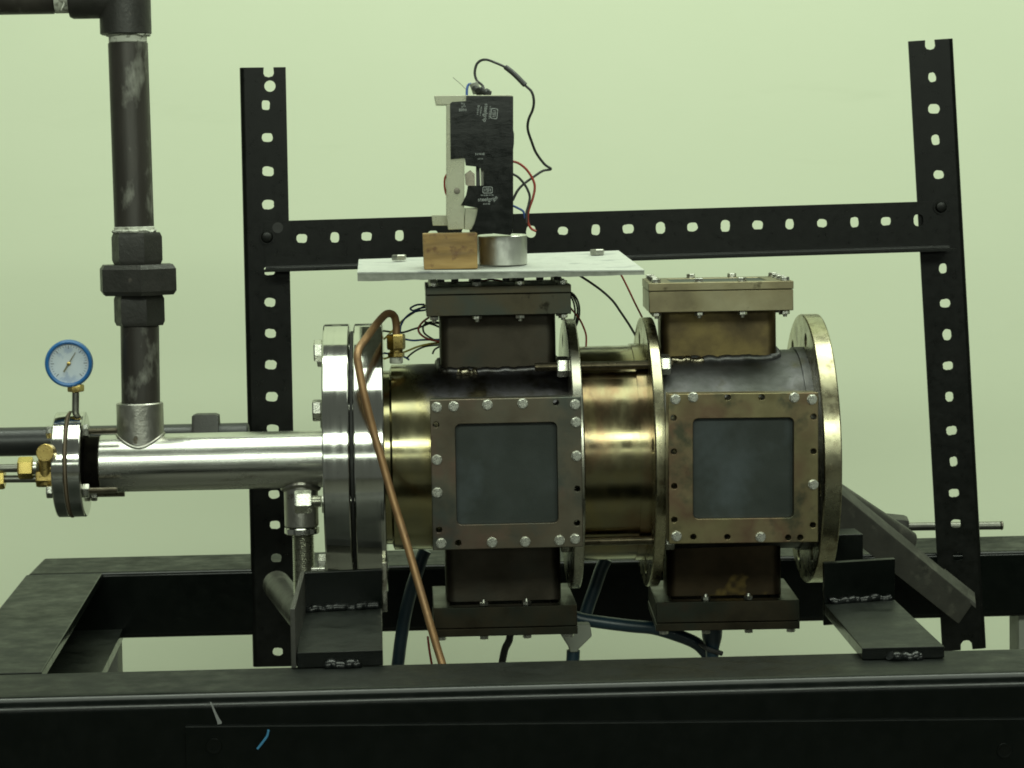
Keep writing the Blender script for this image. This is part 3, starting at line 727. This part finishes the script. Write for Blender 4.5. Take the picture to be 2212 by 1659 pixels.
box(bm, (-.0085, -.0007, -.0002), (.0, .0007, .0002), m_); hexa(bm, [m_ @ Vector(v) for v in ((0, -.0006, -.0002), (.0115, -.0002, -.0002), (.0115, .0002, -.0002), (0, .0006, -.0002), (0, -.0006, .0002), (.0115, -.0002, .0002), (.0115, .0002, .0002), (0, .0006, .0002))])
part('needle', bm, 'gauge_needle', ga, ang=20)
part('needle_hub', lathe(BM(), gc + nrm * .001, nrm, [(0, 0), (0, .0018), (.0022, .0016), (.0026, 0)], 20), 'brass', ga)
bz = P(165, 838, GY)
part('brass_neck', hexp(BM(), P(164, 846, GY), (0, 0, 1), .0062, .0125, R(10)), 'brass', ga)
rod(bm := BM(), (P(163, 893).x, GY, RS - .002), P(163.5, 847, GY), .0031, 20); part('stem', bm, 'steel_rod', ga)

# ================================================================== brass tube fittings at the far left
tf = thing('valve_fitting', P(98, 1010, -.03), 'brass elbow fitting with round knob and thin tubes at small flange', 'fitting')
YV = -.034
kc = P(99, 977, YV - .012)
part('knob', lathe(BM(), kc + Vector((0, -.006, 0)), (.12, 1, -.10), [(0, 0), (0, .0072), (.0006, .0078), (.014, .0078), (.014, .0062), (.028, .0062), (.028, 0)], 32), 'brass', tf)
part('elbow', rod(BM(), P(99, 985, YV + .008), P(99, 1048, YV + .008), .0066, 24), 'brass', tf)
part('hex_nut', hexp(BM(), P(79, 1034, YV + .008), (1, 0, 0), .0155, .0135, R(8)), 'brass', tf)
part('spindle', rod(BM(), P(96, 1012, YV + .008), (xq0 - .0002, YV + .008, P(120, 1012, YV + .008).z), .0052, 20), 'brass', tf)
part('compression_nut', hexp(BM(), P(40, 1011, YV + .008), (1, 0, 0), .0125, .0168, R(24)), 'brass_bright', tf)
part('ferrule', rod(BM(), P(71, 1010, YV + .008), P(82, 1010, YV + .008), .0062, 20), 'zinc_bolt', tf)
rod(bm := BM(), P(-60, 1013, YV + .008), P(41, 1011, YV + .008), .0036, 18); part('tube', bm, 'steel_rod', tf)
rod(bm := BM(), P(-60, 1035, YV + .012), P(80, 1034, YV + .012), .0033, 18); part('tube', bm, 'steel_rod', tf)
part('compression_nut', hexp(BM(), P(-22, 1034, YV + .012), (1, 0, 0), .0130, .0165, R(24)), 'brass_bright', tf)

# ================================================================== copper tube with its fitting
ct = thing('copper_tube', P(855, 780, -.02), 'bent dull copper tube hanging in front of the flanges', 'copper tube')
YC = -.022
top = P(856, 722, YC)
cp = [top, P(856, 703, YC), P(853, 686, YC - .003), P(845, 678, YC - .008), P(832, 680, YC - .018), P(812, 702, YC - .045), P(790, 732, YC - .075), P(776, 752, YC - .092), P(772, 772, YC - .1), P(777, 805, YC - .105),
      P(786, 850, YC - .11), P(805, 925, YC - .112), P(828, 1005, YC - .116), P(850, 1082, YC - .122), P(878, 1172, YC - .13), P(908, 1275, YC - .14), P(940, 1385, YC - .15), P(965, 1465, YC - .16)]
part('tube', sweep(BM(), cp, .00335, 14, 5), 'copper_dull', ct)
cf = P(856, 757, YC)
part('compression_nut', hexp(BM(), P(856, 755, YC), (0, 0, 1), .0135, .0145, R(14)), 'brass', ct)
part('collar', rod(BM(), P(856, 764, YC), P(856, 754, YC), .0058, 20), 'brass', ct)
part('body_hex', hexp(BM(), P(856, 771, YC), (0, 0, 1), .0042, .0130, R(14)), 'brass', ct)
part('sealing_tape', rod(BM(), P(856, 785, YC), P(856, 771.5, YC), .0058, 24), 'thread_tape', ct)

# ================================================================== white board on the left top port
bt = 588
YBf, YBb = -.088, .09
B1, B2 = P(772, 588, YBf), P(1392, 583, YBf)
B3, B4 = P(1336, 541, YBb), P(775, 560, YBb)
bd = thing('white_board', (B1 + B3) / 2, 'thin white painted board lying above the left top port', 'board')
th = .0042
dz = Vector((0, 0, -th)); dz2 = Vector((0, 0, -th - .0035))
bm = BM()
hexa(bm, [B1 + dz * .25, B2 + dz * .25, B2, B1, B4 + dz * .25, B3 + dz * .25, B3, B4])
part('painted_face', bm, 'board_white', bd)
lo = dz * .26; i1 = Vector((.0008, .0004, 0)); i2 = Vector((-.0008, .0004, 0))
bm = BM(); n_ = 26
tl = [B1.lerp(B2, k / n_) + lo + Vector((0, random.uniform(0, .0012), 0)) for k in range(n_ + 1)]
bl_ = [B1.lerp(B2, k / n_) + dz2.lerp(dz, k / n_) + Vector((0, random.uniform(-.0004, .0012), random.uniform(-.0004, .0004))) for k in range(n_ + 1)]
tb = [B4.lerp(B3, k / n_) + lo for k in range(n_ + 1)]; bb = [B4.lerp(B3, k / n_) + dz for k in range(n_ + 1)]
rows = [[bm.verts.new(p) for p in r_] for r_ in (tl, bl_, bb, tb)]
for a_, b_ in ((0, 1), (1, 2), (2, 3), (3, 0)):
    for k in range(n_): bm.faces.new((rows[a_][k], rows[a_][k + 1], rows[b_][k + 1], rows[b_][k]))
bm.faces.new([r_[0] for r_ in rows]); bm.faces.new([r_[-1] for r_ in rows][::-1])
part('board_core', bm, 'board_core', bd, ang=25)
def bz_at(x, y):
    t = (x - B1.x) / (B2.x - B1.x); s = (y - YBf) / (YBb - YBf)
    return (B1.z * (1 - t) + B2.z * t) * (1 - s) + (B4.z * (1 - t) + B3.z * t) * s
hb = mesh('bolt_head', hexp(BM(), (0, 0, 0), (0, 0, 1), .0050, .0118), 'zinc_bolt', 30)
for px, py in ((862, 556), (1290, 543)):
    c = P(px, py, .052); c.z = bz_at(c.x, .052) + .0003
    inst('bolt_head', hb, bd, frame(c, (0, 0, 1), .3))
# standoff bolts between port and board
sb = mesh('standoff_bolt', hexp(BM(), (0, 0, 0), (0, 0, 1), .0042, .008), 'rubber_black', 30)
for x in (-.05, -.038, -.0185, .006, .0185, .035, .05):
    for y in (-.053, .05):
        b = BM(); zt0 = HT + .0048; x_ = XA + x
        rod(b, (x_, y, zt0), (x_, y, bz_at(x_, y) - th - .004), .0032, 12)
        part('standoff', b, 'rubber_black', bd)

# wood block and aluminium disc on the board
YK = -.068
k0, k1 = P(916, 584, YK), P(1032, 581, YK)
kt0, kt1 = P(913, 505, YK), P(1031, 503, YK)
zb_ = bz_at(k0.x, YK) + .0002
zc_ = bz_at(k0.x, YK + .045)
bm = BM(); Dk = .042
hexa(bm, [Vector((k0.x, YK, zb_)), Vector((k1.x, YK, zb_)), Vector((kt1.x, YK, kt1.z)), Vector((kt0.x, YK, kt0.z)),
          Vector((k0.x, YK + Dk, max(zb_, zc_))), Vector((k1.x, YK + Dk, max(zb_, zc_))), Vector((kt1.x, YK + Dk, kt1.z)), Vector((kt0.x, YK + Dk, kt0.z))], .0009)
tag(part('wood_block', bm, 'wood'), 'small brown wooden block under the left foot of the taped device', 'block')
zbt = (kt0.z + kt1.z) / 2
dc = P(1085, 540, -.022)
dzb = bz_at(dc.x, -.022) + .0002
dR = (P(1138, 540, -.022) - P(1031, 540, -.022)).length / 2
dtop = P(1085, 508, -.022 - dR).z
nrm_b = Vector((0, -(B4.z - B1.z) / (YBb - YBf), 1)).normalized()
bm = BM(); hgt = (dtop - dzb); lathe(bm, (dc.x, -.022, dzb), nrm_b, [(0, 0), (0, dR - .0006), (.0006, dR), (hgt - .0008, dR), (hgt, dR - .0008), (hgt, 0)], 72)
tag(part('metal_disc', bm, 'aluminium'), 'silvery aluminium disc lying on the white board beside the wooden block', 'disc')

# ================================================================== taped acrylic device
YD = -.058
def zD(x, y): return ((1400 + x / 1.659) * 2212 / 4096, (150 + y / 1.659) * 2212 / 4096)
def pd_(x, y, Y=YD): return P(*zD(x, y), Y)
dev = thing('taped_device', pd_(860, 1290), 'upright clear acrylic holder wrapped in black insulating tape', 'device')
DD = .024
def slab(name, pts, y0, y1, m, parent=dev, bev=0, frontY=YD):
    """prism: outline given in picture positions on the plane frontY, extruded from y0 to y1"""
    q = [pd_(x, y, frontY) for x, y in pts]; b = BM()
    f_ = [b.verts.new((v.x, y0, v.z)) for v in q]; g_ = [b.verts.new((v.x, y1, v.z)) for v in q]
    n = len(q); b.faces.new(f_); b.faces.new(g_[::-1])
    for i in range(n): b.faces.new((f_[i], f_[(i + 1) % n], g_[(i + 1) % n], g_[i]))
    return part(name, b, m, parent, bevel=bev, ang=25)
slab('side_wall', [(641, 447), (762, 447), (758, 1272), (652, 1276), (640, 1180)], YD + .0003, YD + DD, 'acrylic', bev=.0005)
slab('side_wall', [(1010, 395), (1074, 395), (1072, 1290), (1000, 1290)], YD + .0006, YD + DD, 'acrylic', bev=.0005)
slab('top_plate', [(560, 385), (1076, 380), (1076, 446), (572, 446)], YD + .0012, YD + DD + .006, 'acrylic', bev=.0005)
slab('front_panel', [(764, 455), (1008, 455), (1004, 800), (764, 800)], YD + .0012, YD + .004, 'acrylic')
slab('foot_plate', [(543, 1180), (662, 1180), (662, 1250), (550, 1250)], YD + .010, YD + .03, 'acrylic', bev=.0005)
slab('base_plate', [(764, 1130), (998, 1130), (998, 1284), (760, 1274)], YD + .0012, YD + .02, 'acrylic', bev=.0005)
c = pd_(710, 1018, YD)
part('screw', lathe(BM(), c + Vector((0, .0001, 0)), (0, -1, 0), [(0, 0), (0, .0027), (.0006, .0025), (.0008, 0)], 18), 'steel_dark_thread', dev)
slab('circuit_part', [(765, 905), (800, 880), (830, 905), (832, 985), (808, 1000), (770, 975)], YD + .012, YD + .02, 'zinc_rod')
slab('circuit_part', [(838, 850), (862, 850), (866, 985), (840, 985)], YD + .008, YD + .014, 'rubber_black')
slab('circuit_part', [(868, 855), (890, 855), (892, 985), (872, 985)], YD + .006, YD + .012, 'steel_rod')
def tape(pts, off, name='black_tape'):
    return slab(name, pts, YD - off - .0004, YD - off, 'tape_black', dev)
t1 = tape([(664, 440), (676, 428), (770, 422), (771, 386), (900, 388), (1082, 390), (1079, 560), (1082, 610), (1089, 640), (1088, 705), (1083, 745), (1079, 880), (885, 880), (845, 858), (768, 850), (760, 800), (668, 808)], .0002)
t2 = tape([(888, 870), (1079, 874), (1079, 1000), (886, 1000)], .0009)
t3 = tape([(782, 984), (1079, 980), (1079, 1130), (1076, 1298), (1062, 1312), (930, 1298), (803, 1275), (824, 1235), (840, 1180), (848, 1132), (735, 1112), (752, 1085), (770, 1045)], .0016)
slab('black_tape', [(1079, 392), (1083, 392), (1083, 1296), (1079, 1296)], YD - .0005, YD + DD, 'tape_black')
# print on the tape
def text(s, size, cx, cy, rot, off, parent, sx=1):
    cu = bpy.data.curves.new('print', 'FONT'); cu.body = s; cu.size = size; cu.align_x = 'CENTER'; cu.align_y = 'CENTER'; cu.offset = size * .012
    o = bpy.data.objects.new('print', cu); COL.objects.link(o); bpy.context.view_layer.update()
    me = bpy.data.meshes.new_from_object(o.evaluated_get(bpy.context.evaluated_depsgraph_get()))
    bpy.data.objects.remove(o, do_unlink=True)
    me.materials.clear(); me.materials.append(MATS['tape_print'])
    c = pd_(cx, cy, YD - off)
    mw = Matrix.Translation((c.x, YD - off, c.z)) @ Matrix.Rotation(R(90), 4, 'X') @ Matrix.Rotation(rot, 4, 'Z') @ Matrix.Diagonal((sx, 1, 1, 1))
    inst('printed_text', me, parent, mw)
def emblem(cx, cy, s, rot, off, parent):
    """outlined box emblem with a stepped letter form inside"""
    c = pd_(cx, cy, YD - off); mw = Matrix.Translation((c.x, YD - off, c.z)) @ Matrix.Rotation(R(90), 4, 'X') @ Matrix.Rotation(rot, 4, 'Z')
    b = BM(); holed(b, rrect(0, 0, s * 1.5, s, s * .22), [rrect(0, 0, s * 1.28, s * .78, s * .14)], .00003, mw)
    for x0, y0, x1, y1 in ((-.44, -.22, -.34, .22), (-.22, .14, .26, .24), (-.22, -.05, -.12, .14), (-.22, -.05, .26, .05), (.16, -.24, .26, -.05), (-.22, -.24, .26, -.15), (.36, -.22, .46, .22)):
        box(b, (x0 * s, y0 * s, -.00003), (x1 * s, y1 * s, 0), mw)
    part('printed_emblem', b, 'tape_print', parent, ang=20)
def dashes(cx, cy, w_, rot, off, parent, n=7, h=.0006):
    c = pd_(cx, cy, YD - off); mw = Matrix.Translation((c.x, YD - off, c.z)) @ Matrix.Rotation(R(90), 4, 'X') @ Matrix.Rotation(rot, 4, 'Z')
    b = BM(); x = -w_ / 2
    for k in range(n):
        L_ = w_ / n * random.uniform(.4, .8); hh = h * random.uniform(.7, 1.2)
        box(b, (x, -hh, -.00003), (x + L_ * .4, hh, 0), mw); box(b, (x + L_ * .6, -hh, -.00003), (x + L_, hh * .6, 0), mw)
        x += w_ / n
    part('small_print', b, 'tape_print', parent, ang=20)
o3 = .0016 + .00045
emblem(913, 1012, .0058, 0, o3, t3); dashes(912, 1046, .011, 0, o3, t3, 8)
text('steelgrip', .0046, 910, 1074, R(1), o3, t3); text('®', .0034, 970, 1066, 0, o3, t3); dashes(908, 1104, .006, 0, o3, t3, 5)
o1 = .0002 + .00045
emblem(957, 505, .0060, R(-97), o1, t1); text('steelgrip', .0046, 900, 500, R(-97), o1, t1); dashes(928, 500, .011, R(-97), o1, t1, 8); dashes(850, 484, .0085, R(-100), o1, t1, 6, .0009); dashes(868, 490, .008, R(-98), o1, t1, 6)
text('stee', .0044, 748, 478, 0, o1, t1, .9); dashes(752, 440, .004, R(-20), o1, t1, 3, .001); dashes(756, 456, .004, R(10), o1, t1, 3, .0008)
dashes(865, 772, .0085, 0, o1, t1, 6, .0010); dashes(868, 805, .005, 0, o1, t1, 4)
# sensor on top
sx_ = thing('sensor_lead', pd_(850, 375, YD + .01), 'small blue-grey sensor on top of the taped device', 'sensor')
part('sensor_body', rod(BM(), pd_(818, 300, YD + .012), pd_(845, 370, YD + .012), .0038, 18), 'plug_grey', sx_)
part('sensor_cap', rod(BM(), pd_(826, 335, YD + .010), pd_(850, 352, YD + .004), .0026, 14), 'rubber_black', sx_)
part('blue_lead', sweep(BM(), [pd_(775, 392, YD + .008), pd_(776, 345, YD + .01), pd_(785, 315, YD + .012), pd_(806, 308, YD + .012)], .0011, 8), 'wire_blue', sx_)
part('solder_lump', sweep(BM(), [pd_(845, 372, YD + .008), pd_(868, 352, YD + .01), pd_(890, 360, YD + .01), pd_(925, 378, YD + .012)], .0033, 10, 5, .25), 'rubber_black', sx_)
part('whisker', sweep(BM(), [pd_(770, 345, YD + .012), pd_(730, 305, YD + .012), pd_(683, 265, YD + .012)], .00025, 5), 'steel_rod', sx_)
# wires (each its own thing)
def wire(pts, r, m, label, name='wire', cat='wire', n=8, group=None):
    return tag(part(name, sweep(BM(), pts, r, n, 7), m), label, cat, group)
YWi = YD + .016
lead = thing('looped_lead', pd_(890, 350, YWi), 'black lead looping high over the taped device, with sleeve', 'wire')
lp_ = [(888, 355), (880, 320), (842, 285), (828, 235), (840, 180), (870, 152), (910, 148), (960, 165), (1035, 200), (1090, 245), (1160, 315), (1205, 360), (1220, 420), (1212, 480), (1185, 545), (1180, 610), (1205, 690), (1235, 765), (1290, 840), (1333, 873), (1280, 885), (1225, 920), (1150, 975), (1110, 1020), (1080, 1080)]
part('cable', sweep(BM(), [pd_(x, y, YWi + .01 * sin(i * .4)) for i, (x, y) in enumerate(lp_)], .00115, 8, 7), 'rubber_black', lead)
part('sleeve', sweep(BM(), [pd_(x, y, YWi + .01 * sin(i * .4)) for i, (x, y) in ((8, (1032, 196)), (9, (1092, 245)), (10, (1162, 316)))], .0023, 10, 5), 'rubber_black', lead)
zw = lambda pts, Y: [pd_(x, y, Y) for x, y in pts]
wire(zw([(1078, 822), (1120, 835), (1170, 875), (1210, 935), (1226, 990), (1215, 1060), (1185, 1150), (1180, 1215), (1200, 1265), (1235, 1285)], YWi), .0011, 'wire_red', 'red wire bulging from the right side of the taped device')
wire(zw([(1078, 905), (1120, 930), (1165, 985), (1192, 1050), (1185, 1110), (1172, 1160), (1172, 1230)], YWi - .004), .0011, 'rubber_black', 'short black wire curving down right of the taped device')
wire(zw([(1078, 1115), (1110, 1130), (1150, 1155), (1162, 1200)], YWi), .0010, 'wire_blue', 'short blue wire low on the right of the taped device')
wire(zw([(645, 905), (630, 935), (628, 985), (636, 1030), (650, 1060)], YWi), .0009, 'wire_red', 'red wire peeping out left of the taped device')
def zT(pts, Y): return [P((1400 + x / 2.212) * 2212 / 4096, (1050 + y / 2.212) * 2212 / 4096, Y) for x, y in pts]
G = 'thin wires beside the left top port'
YL = .045
wire(zT([(660, 372), (590, 375), (535, 405), (560, 425), (620, 405), (680, 395)], YL), .0009, 'wire_blue', 'blue wire loop highest beside left top port', group=G)
wire(zT([(670, 420), (560, 440), (490, 490), (450, 560), (440, 620), (400, 700)], YL + .002), .0009, 'wire_blue', 'blue wire falling from the left top port to the copper fitting', group=G)
wire(zT([(680, 372), (600, 420), (480, 500), (420, 560), (330, 650), (300, 680)], YL + .006), .0009, 'wire_yellow', 'yellow wire slanting down from the upper left port', group=G)
wire(zT([(200, 590), (300, 605), (380, 615), (470, 618), (560, 590), (640, 565), (720, 535), (790, 540)], YL + .01), .0009, 'rubber_black', 'dark wire passing level behind the copper fitting', group=G)
wire(zT([(700, 485), (640, 530), (605, 590), (630, 640), (700, 680), (790, 700)], YL - .01), .0010, 'wire_red', 'red wire curled at the left side of the left port neck', group=G)
wire(zT([(790, 530), (700, 530), (650, 560), (655, 620), (710, 665), (790, 705)], YL - .004), .0009, 'rubber_black', 'black wire curled at the left side of the left port neck', group=G)
wire(zT([(800, 575), (740, 550), (690, 535), (660, 525)], YL - .006), .0010, 'rubber_black', 'short black wire end at the left port neck', group=G)
wire(zT([(480, 678), (560, 690), (640, 685), (800, 682)], YL), .0009, 'wire_blue', 'blue wire running level from the copper fitting to the port neck', group=G)
wire(zT([(280, 860), (400, 820), (500, 785), (600, 745), (700, 720), (800, 710)], YL), .0009, 'wire_yellow', 'yellow wire low beside the left port neck', group=G)
wire(zT([(500, 850), (540, 810), (600, 770), (680, 740), (800, 728)], YL + .004), .0009, 'rubber_black', 'black wire below the yellow one by the left port neck', group=G)
wire(zT([(290, 800), (400, 815), (480, 835), (525, 862)], YL + .004), .0009, 'wire_blue', 'short blue wire lowest behind the copper fitting', group=G)
wire(zT([(730, 810), (750, 770), (800, 740)], YL - .004), .0009, 'rubber_black', 'tiny black wire end above the first tube', group=G)
G2 = 'thin wires right of the left top port'
wire(zT([(1930, 250), (1985, 290), (2022, 360), (2030, 450), (2012, 530), (1985, 590)], YL), .0009, 'rubber_black', 'black wire arching outermost right of the left top port', group=G2)
wire(zT([(1940, 280), (1970, 330), (1988, 400), (1990, 480), (1970, 550)], YL), .0009, 'rubber_black', 'black wire arching innermost right of the left top port', group=G2)
wire(zT([(1935, 265), (1975, 300), (2008, 380), (2012, 460), (1995, 540)], YL + .004), .0009, 'rubber_black', 'black wire arching in the middle right of the left top port', group=G2)
wire(zT([(1940, 390), (1975, 430), (2030, 500), (2065, 570), (2088, 640), (2090, 715), (2085, 760)], YL), .0009, 'wire_red', 'red wire dropping behind the third flange', group=G2)
def zU(pts, Y): return [P((2300 + x / 1.843) * 2212 / 4096, (1050 + y / 1.843) * 2212 / 4096, Y) for x, y in pts]
wire(zU([(0, 70), (40, 100), (110, 145), (200, 210), (280, 285), (340, 370), (400, 460), (450, 545)], .06), .0011, 'rubber_black', 'long black wire sloping from under the board to the fourth flange')
wire(zU([(325, 70), (350, 110), (395, 200), (440, 295), (490, 395), (520, 460)], .06), .0009, 'wire_red', 'straight red wire sloping from under the board')
wire(zT([(1080, 150), (1180, 160), (1250, 150), (1350, 165)], .0), .0009, 'wire_red', 'red wire end squeezed under the white board')

# ================================================================== hoses and leads below the chamber
def zH(pts, Y): return [P((1500 + x / 1.707) * 2212 / 4096, (2100 + y / 1.707) * 2212 / 4096, Y) for x, y in pts]
wire(zH([(345, 170), (320, 220), (285, 330), (240, 470), (200, 640), (175, 800), (160, 920), (150, 1000)], .10), .0060, 'hose_blue', 'dark blue hose hanging behind the copper tube', 'hose', 'hose', 14)
wire(zH([(1580, 230), (1545, 300), (1500, 430), (1460, 540), (1430, 640), (1410, 720)], .09), .0060, 'hose_blue', 'dark blue hose hanging below the middle of the chamber', 'hose', 'hose', 14)
wire(zH([(1330, 610), (1400, 640), (1550, 665), (1750, 690), (1900, 705), (2040, 745), (2180, 800), (2250, 860), (2300, 940)], .03), .0058, 'hose_blue', 'dark blue hose lying level under the two bottom ports', 'hose', 'hose', 14)
wire(zH([(925, 735), (915, 790), (890, 840), (875, 900), (865, 960)], .05), .0034, 'rubber_black', 'short black cable hanging under the left bottom port', 'cable', 'cable', 10)
wire(zH([(360, 760), (368, 830), (380, 910), (390, 960)], .06), .0011, 'wire_red', 'thin red wire hanging beside the copper tube foot')
plug = thing('cable_plug', zH([(1380, 760)], .0)[0], 'grey angular plug hanging from the left bottom port', 'plug')
b = BM(); q = zH([(1360, 680), (1470, 680), (1482, 760), (1390, 850), (1385, 870), (1330, 870), (1325, 840), (1262, 740), (1330, 735), (1370, 700)], .0)
f_ = [b.verts.new(v) for v in q]; g_ = [b.verts.new(v + Vector((0, .016, 0))) for v in q]
b.faces.new(f_); b.faces.new(g_[::-1])
for i in range(len(q)): b.faces.new((f_[i], f_[(i + 1) % len(q)], g_[(i + 1) % len(q)], g_[i]))
part('shell', b, 'plug_grey', plug, bevel=.0015, ang=25)
part('cable', sweep(BM(), [v + Vector((0, .008, 0)) for v in zH([(1358, 866), (1356, 920), (1350, 980)], .0)], .0062, 12), 'hose_blue', plug)
pf = thing('drain_fitting', P(1537, 1365, .0), 'small dark tapered fitting under the right bottom port', 'fitting')
part('tapered_body', lathe(BM(), P(1538, 1358, .0), (0, 0, -1), [(0, 0), (0, .0095), (.008, .0088), (.018, .0062), (.026, .0055), (.026, 0)], 24), 'hose_blue', pf)
part('clip', sweep(BM(), [P(1512, 1390, -.004), P(1530, 1402, -.008), P(1560, 1412, -.006)], .0022, 8), 'rubber_black', pf)

# ================================================================== braces, rod on the right, brace on the left
def zR(x, y, Y): return P((2500 + x / 1.386) * 2212 / 4096, (1900 + y / 1.386) * 2212 / 4096, Y)
br = thing('brace_bar', zR(1850, 700, .15), 'thick dark dusty steel bar sloping down behind the last flange', 'brace')
off = Vector((.004, .022, .006))
T0, T1, D0, D1 = zR(1110, 30, .075), zR(1935, 708, .150), zR(1110, 250, .075), zR(1850, 830, .150)
ext = (T0 - T1) * .16; T0 = T0 + ext; D0 = D0 + ext          # runs on to the back of the chamber
bm = BM(); hexa(bm, [D0, D1, T1, T0, D0 + off, D1 + off, T1 + off, T0 + off], .0022)
part('bar', bm, 'dusty_pipe', br)
e0, e1 = zR(1775, 585, .1485), zR(1945, 712, .1485); dn_ = Vector((0, 0, -.005))
bm = BM(); hexa(bm, [e0 + dn_ * .2, e1 + dn_, e1, e0 - dn_ * .3, e0 + dn_ * .2 + off * 1.1, e1 + dn_ + off * 1.1, e1 + off * 1.1, e0 - dn_ * .3 + off * 1.1], .0006)
part('end_lip', bm, 'dusty_pipe', br)
br_b = thing('brace_pipe', zR(1500, 330, .215), 'thinner pipe sloping down behind the thick dusty bar', 'pipe')
rod(bm := BM(), zR(700, -200, .12), zR(1570, 380, .215), .0125, 28); part('pipe', bm, 'dusty_pipe', br_b)
hr = thing('handle_rod', zR(1900, 280, .33), 'level steel rod passing behind the right post', 'rod')
rod(bm := BM(), zR(1480, 288, .33), zR(2080, 280, .33), .0042, 24); part('rod', bm, 'steel_rod', hr)
part('rod_tip', rod(BM(), zR(2081, 280, .33), zR(2094, 280, .33), .0046, 20), 'steel_dark_thread', hr)
part('hub', hexp(BM(), zR(1420, 290, .33), zR(1520, 300, .33) - zR(1420, 290, .33), .026, .026, R(15)), 'dusty_pipe', hr)
lb = thing('brace_stub', P(615, 1290, .08), 'stub of dusty pipe beside the left support bracket', 'pipe')
a = P(597, 1262, .175); b_ = P(700, 1392, -.07); ll = (b_ - a).length
lathe(bm := BM(), a, b_ - a, [(0.0, .0), (.003, .010), (0, .0115), (.0, .0125), (.002, .0135), (ll, .0135), (ll, 0)], 28); part('pipe', bm, 'dusty_pipe', lb)
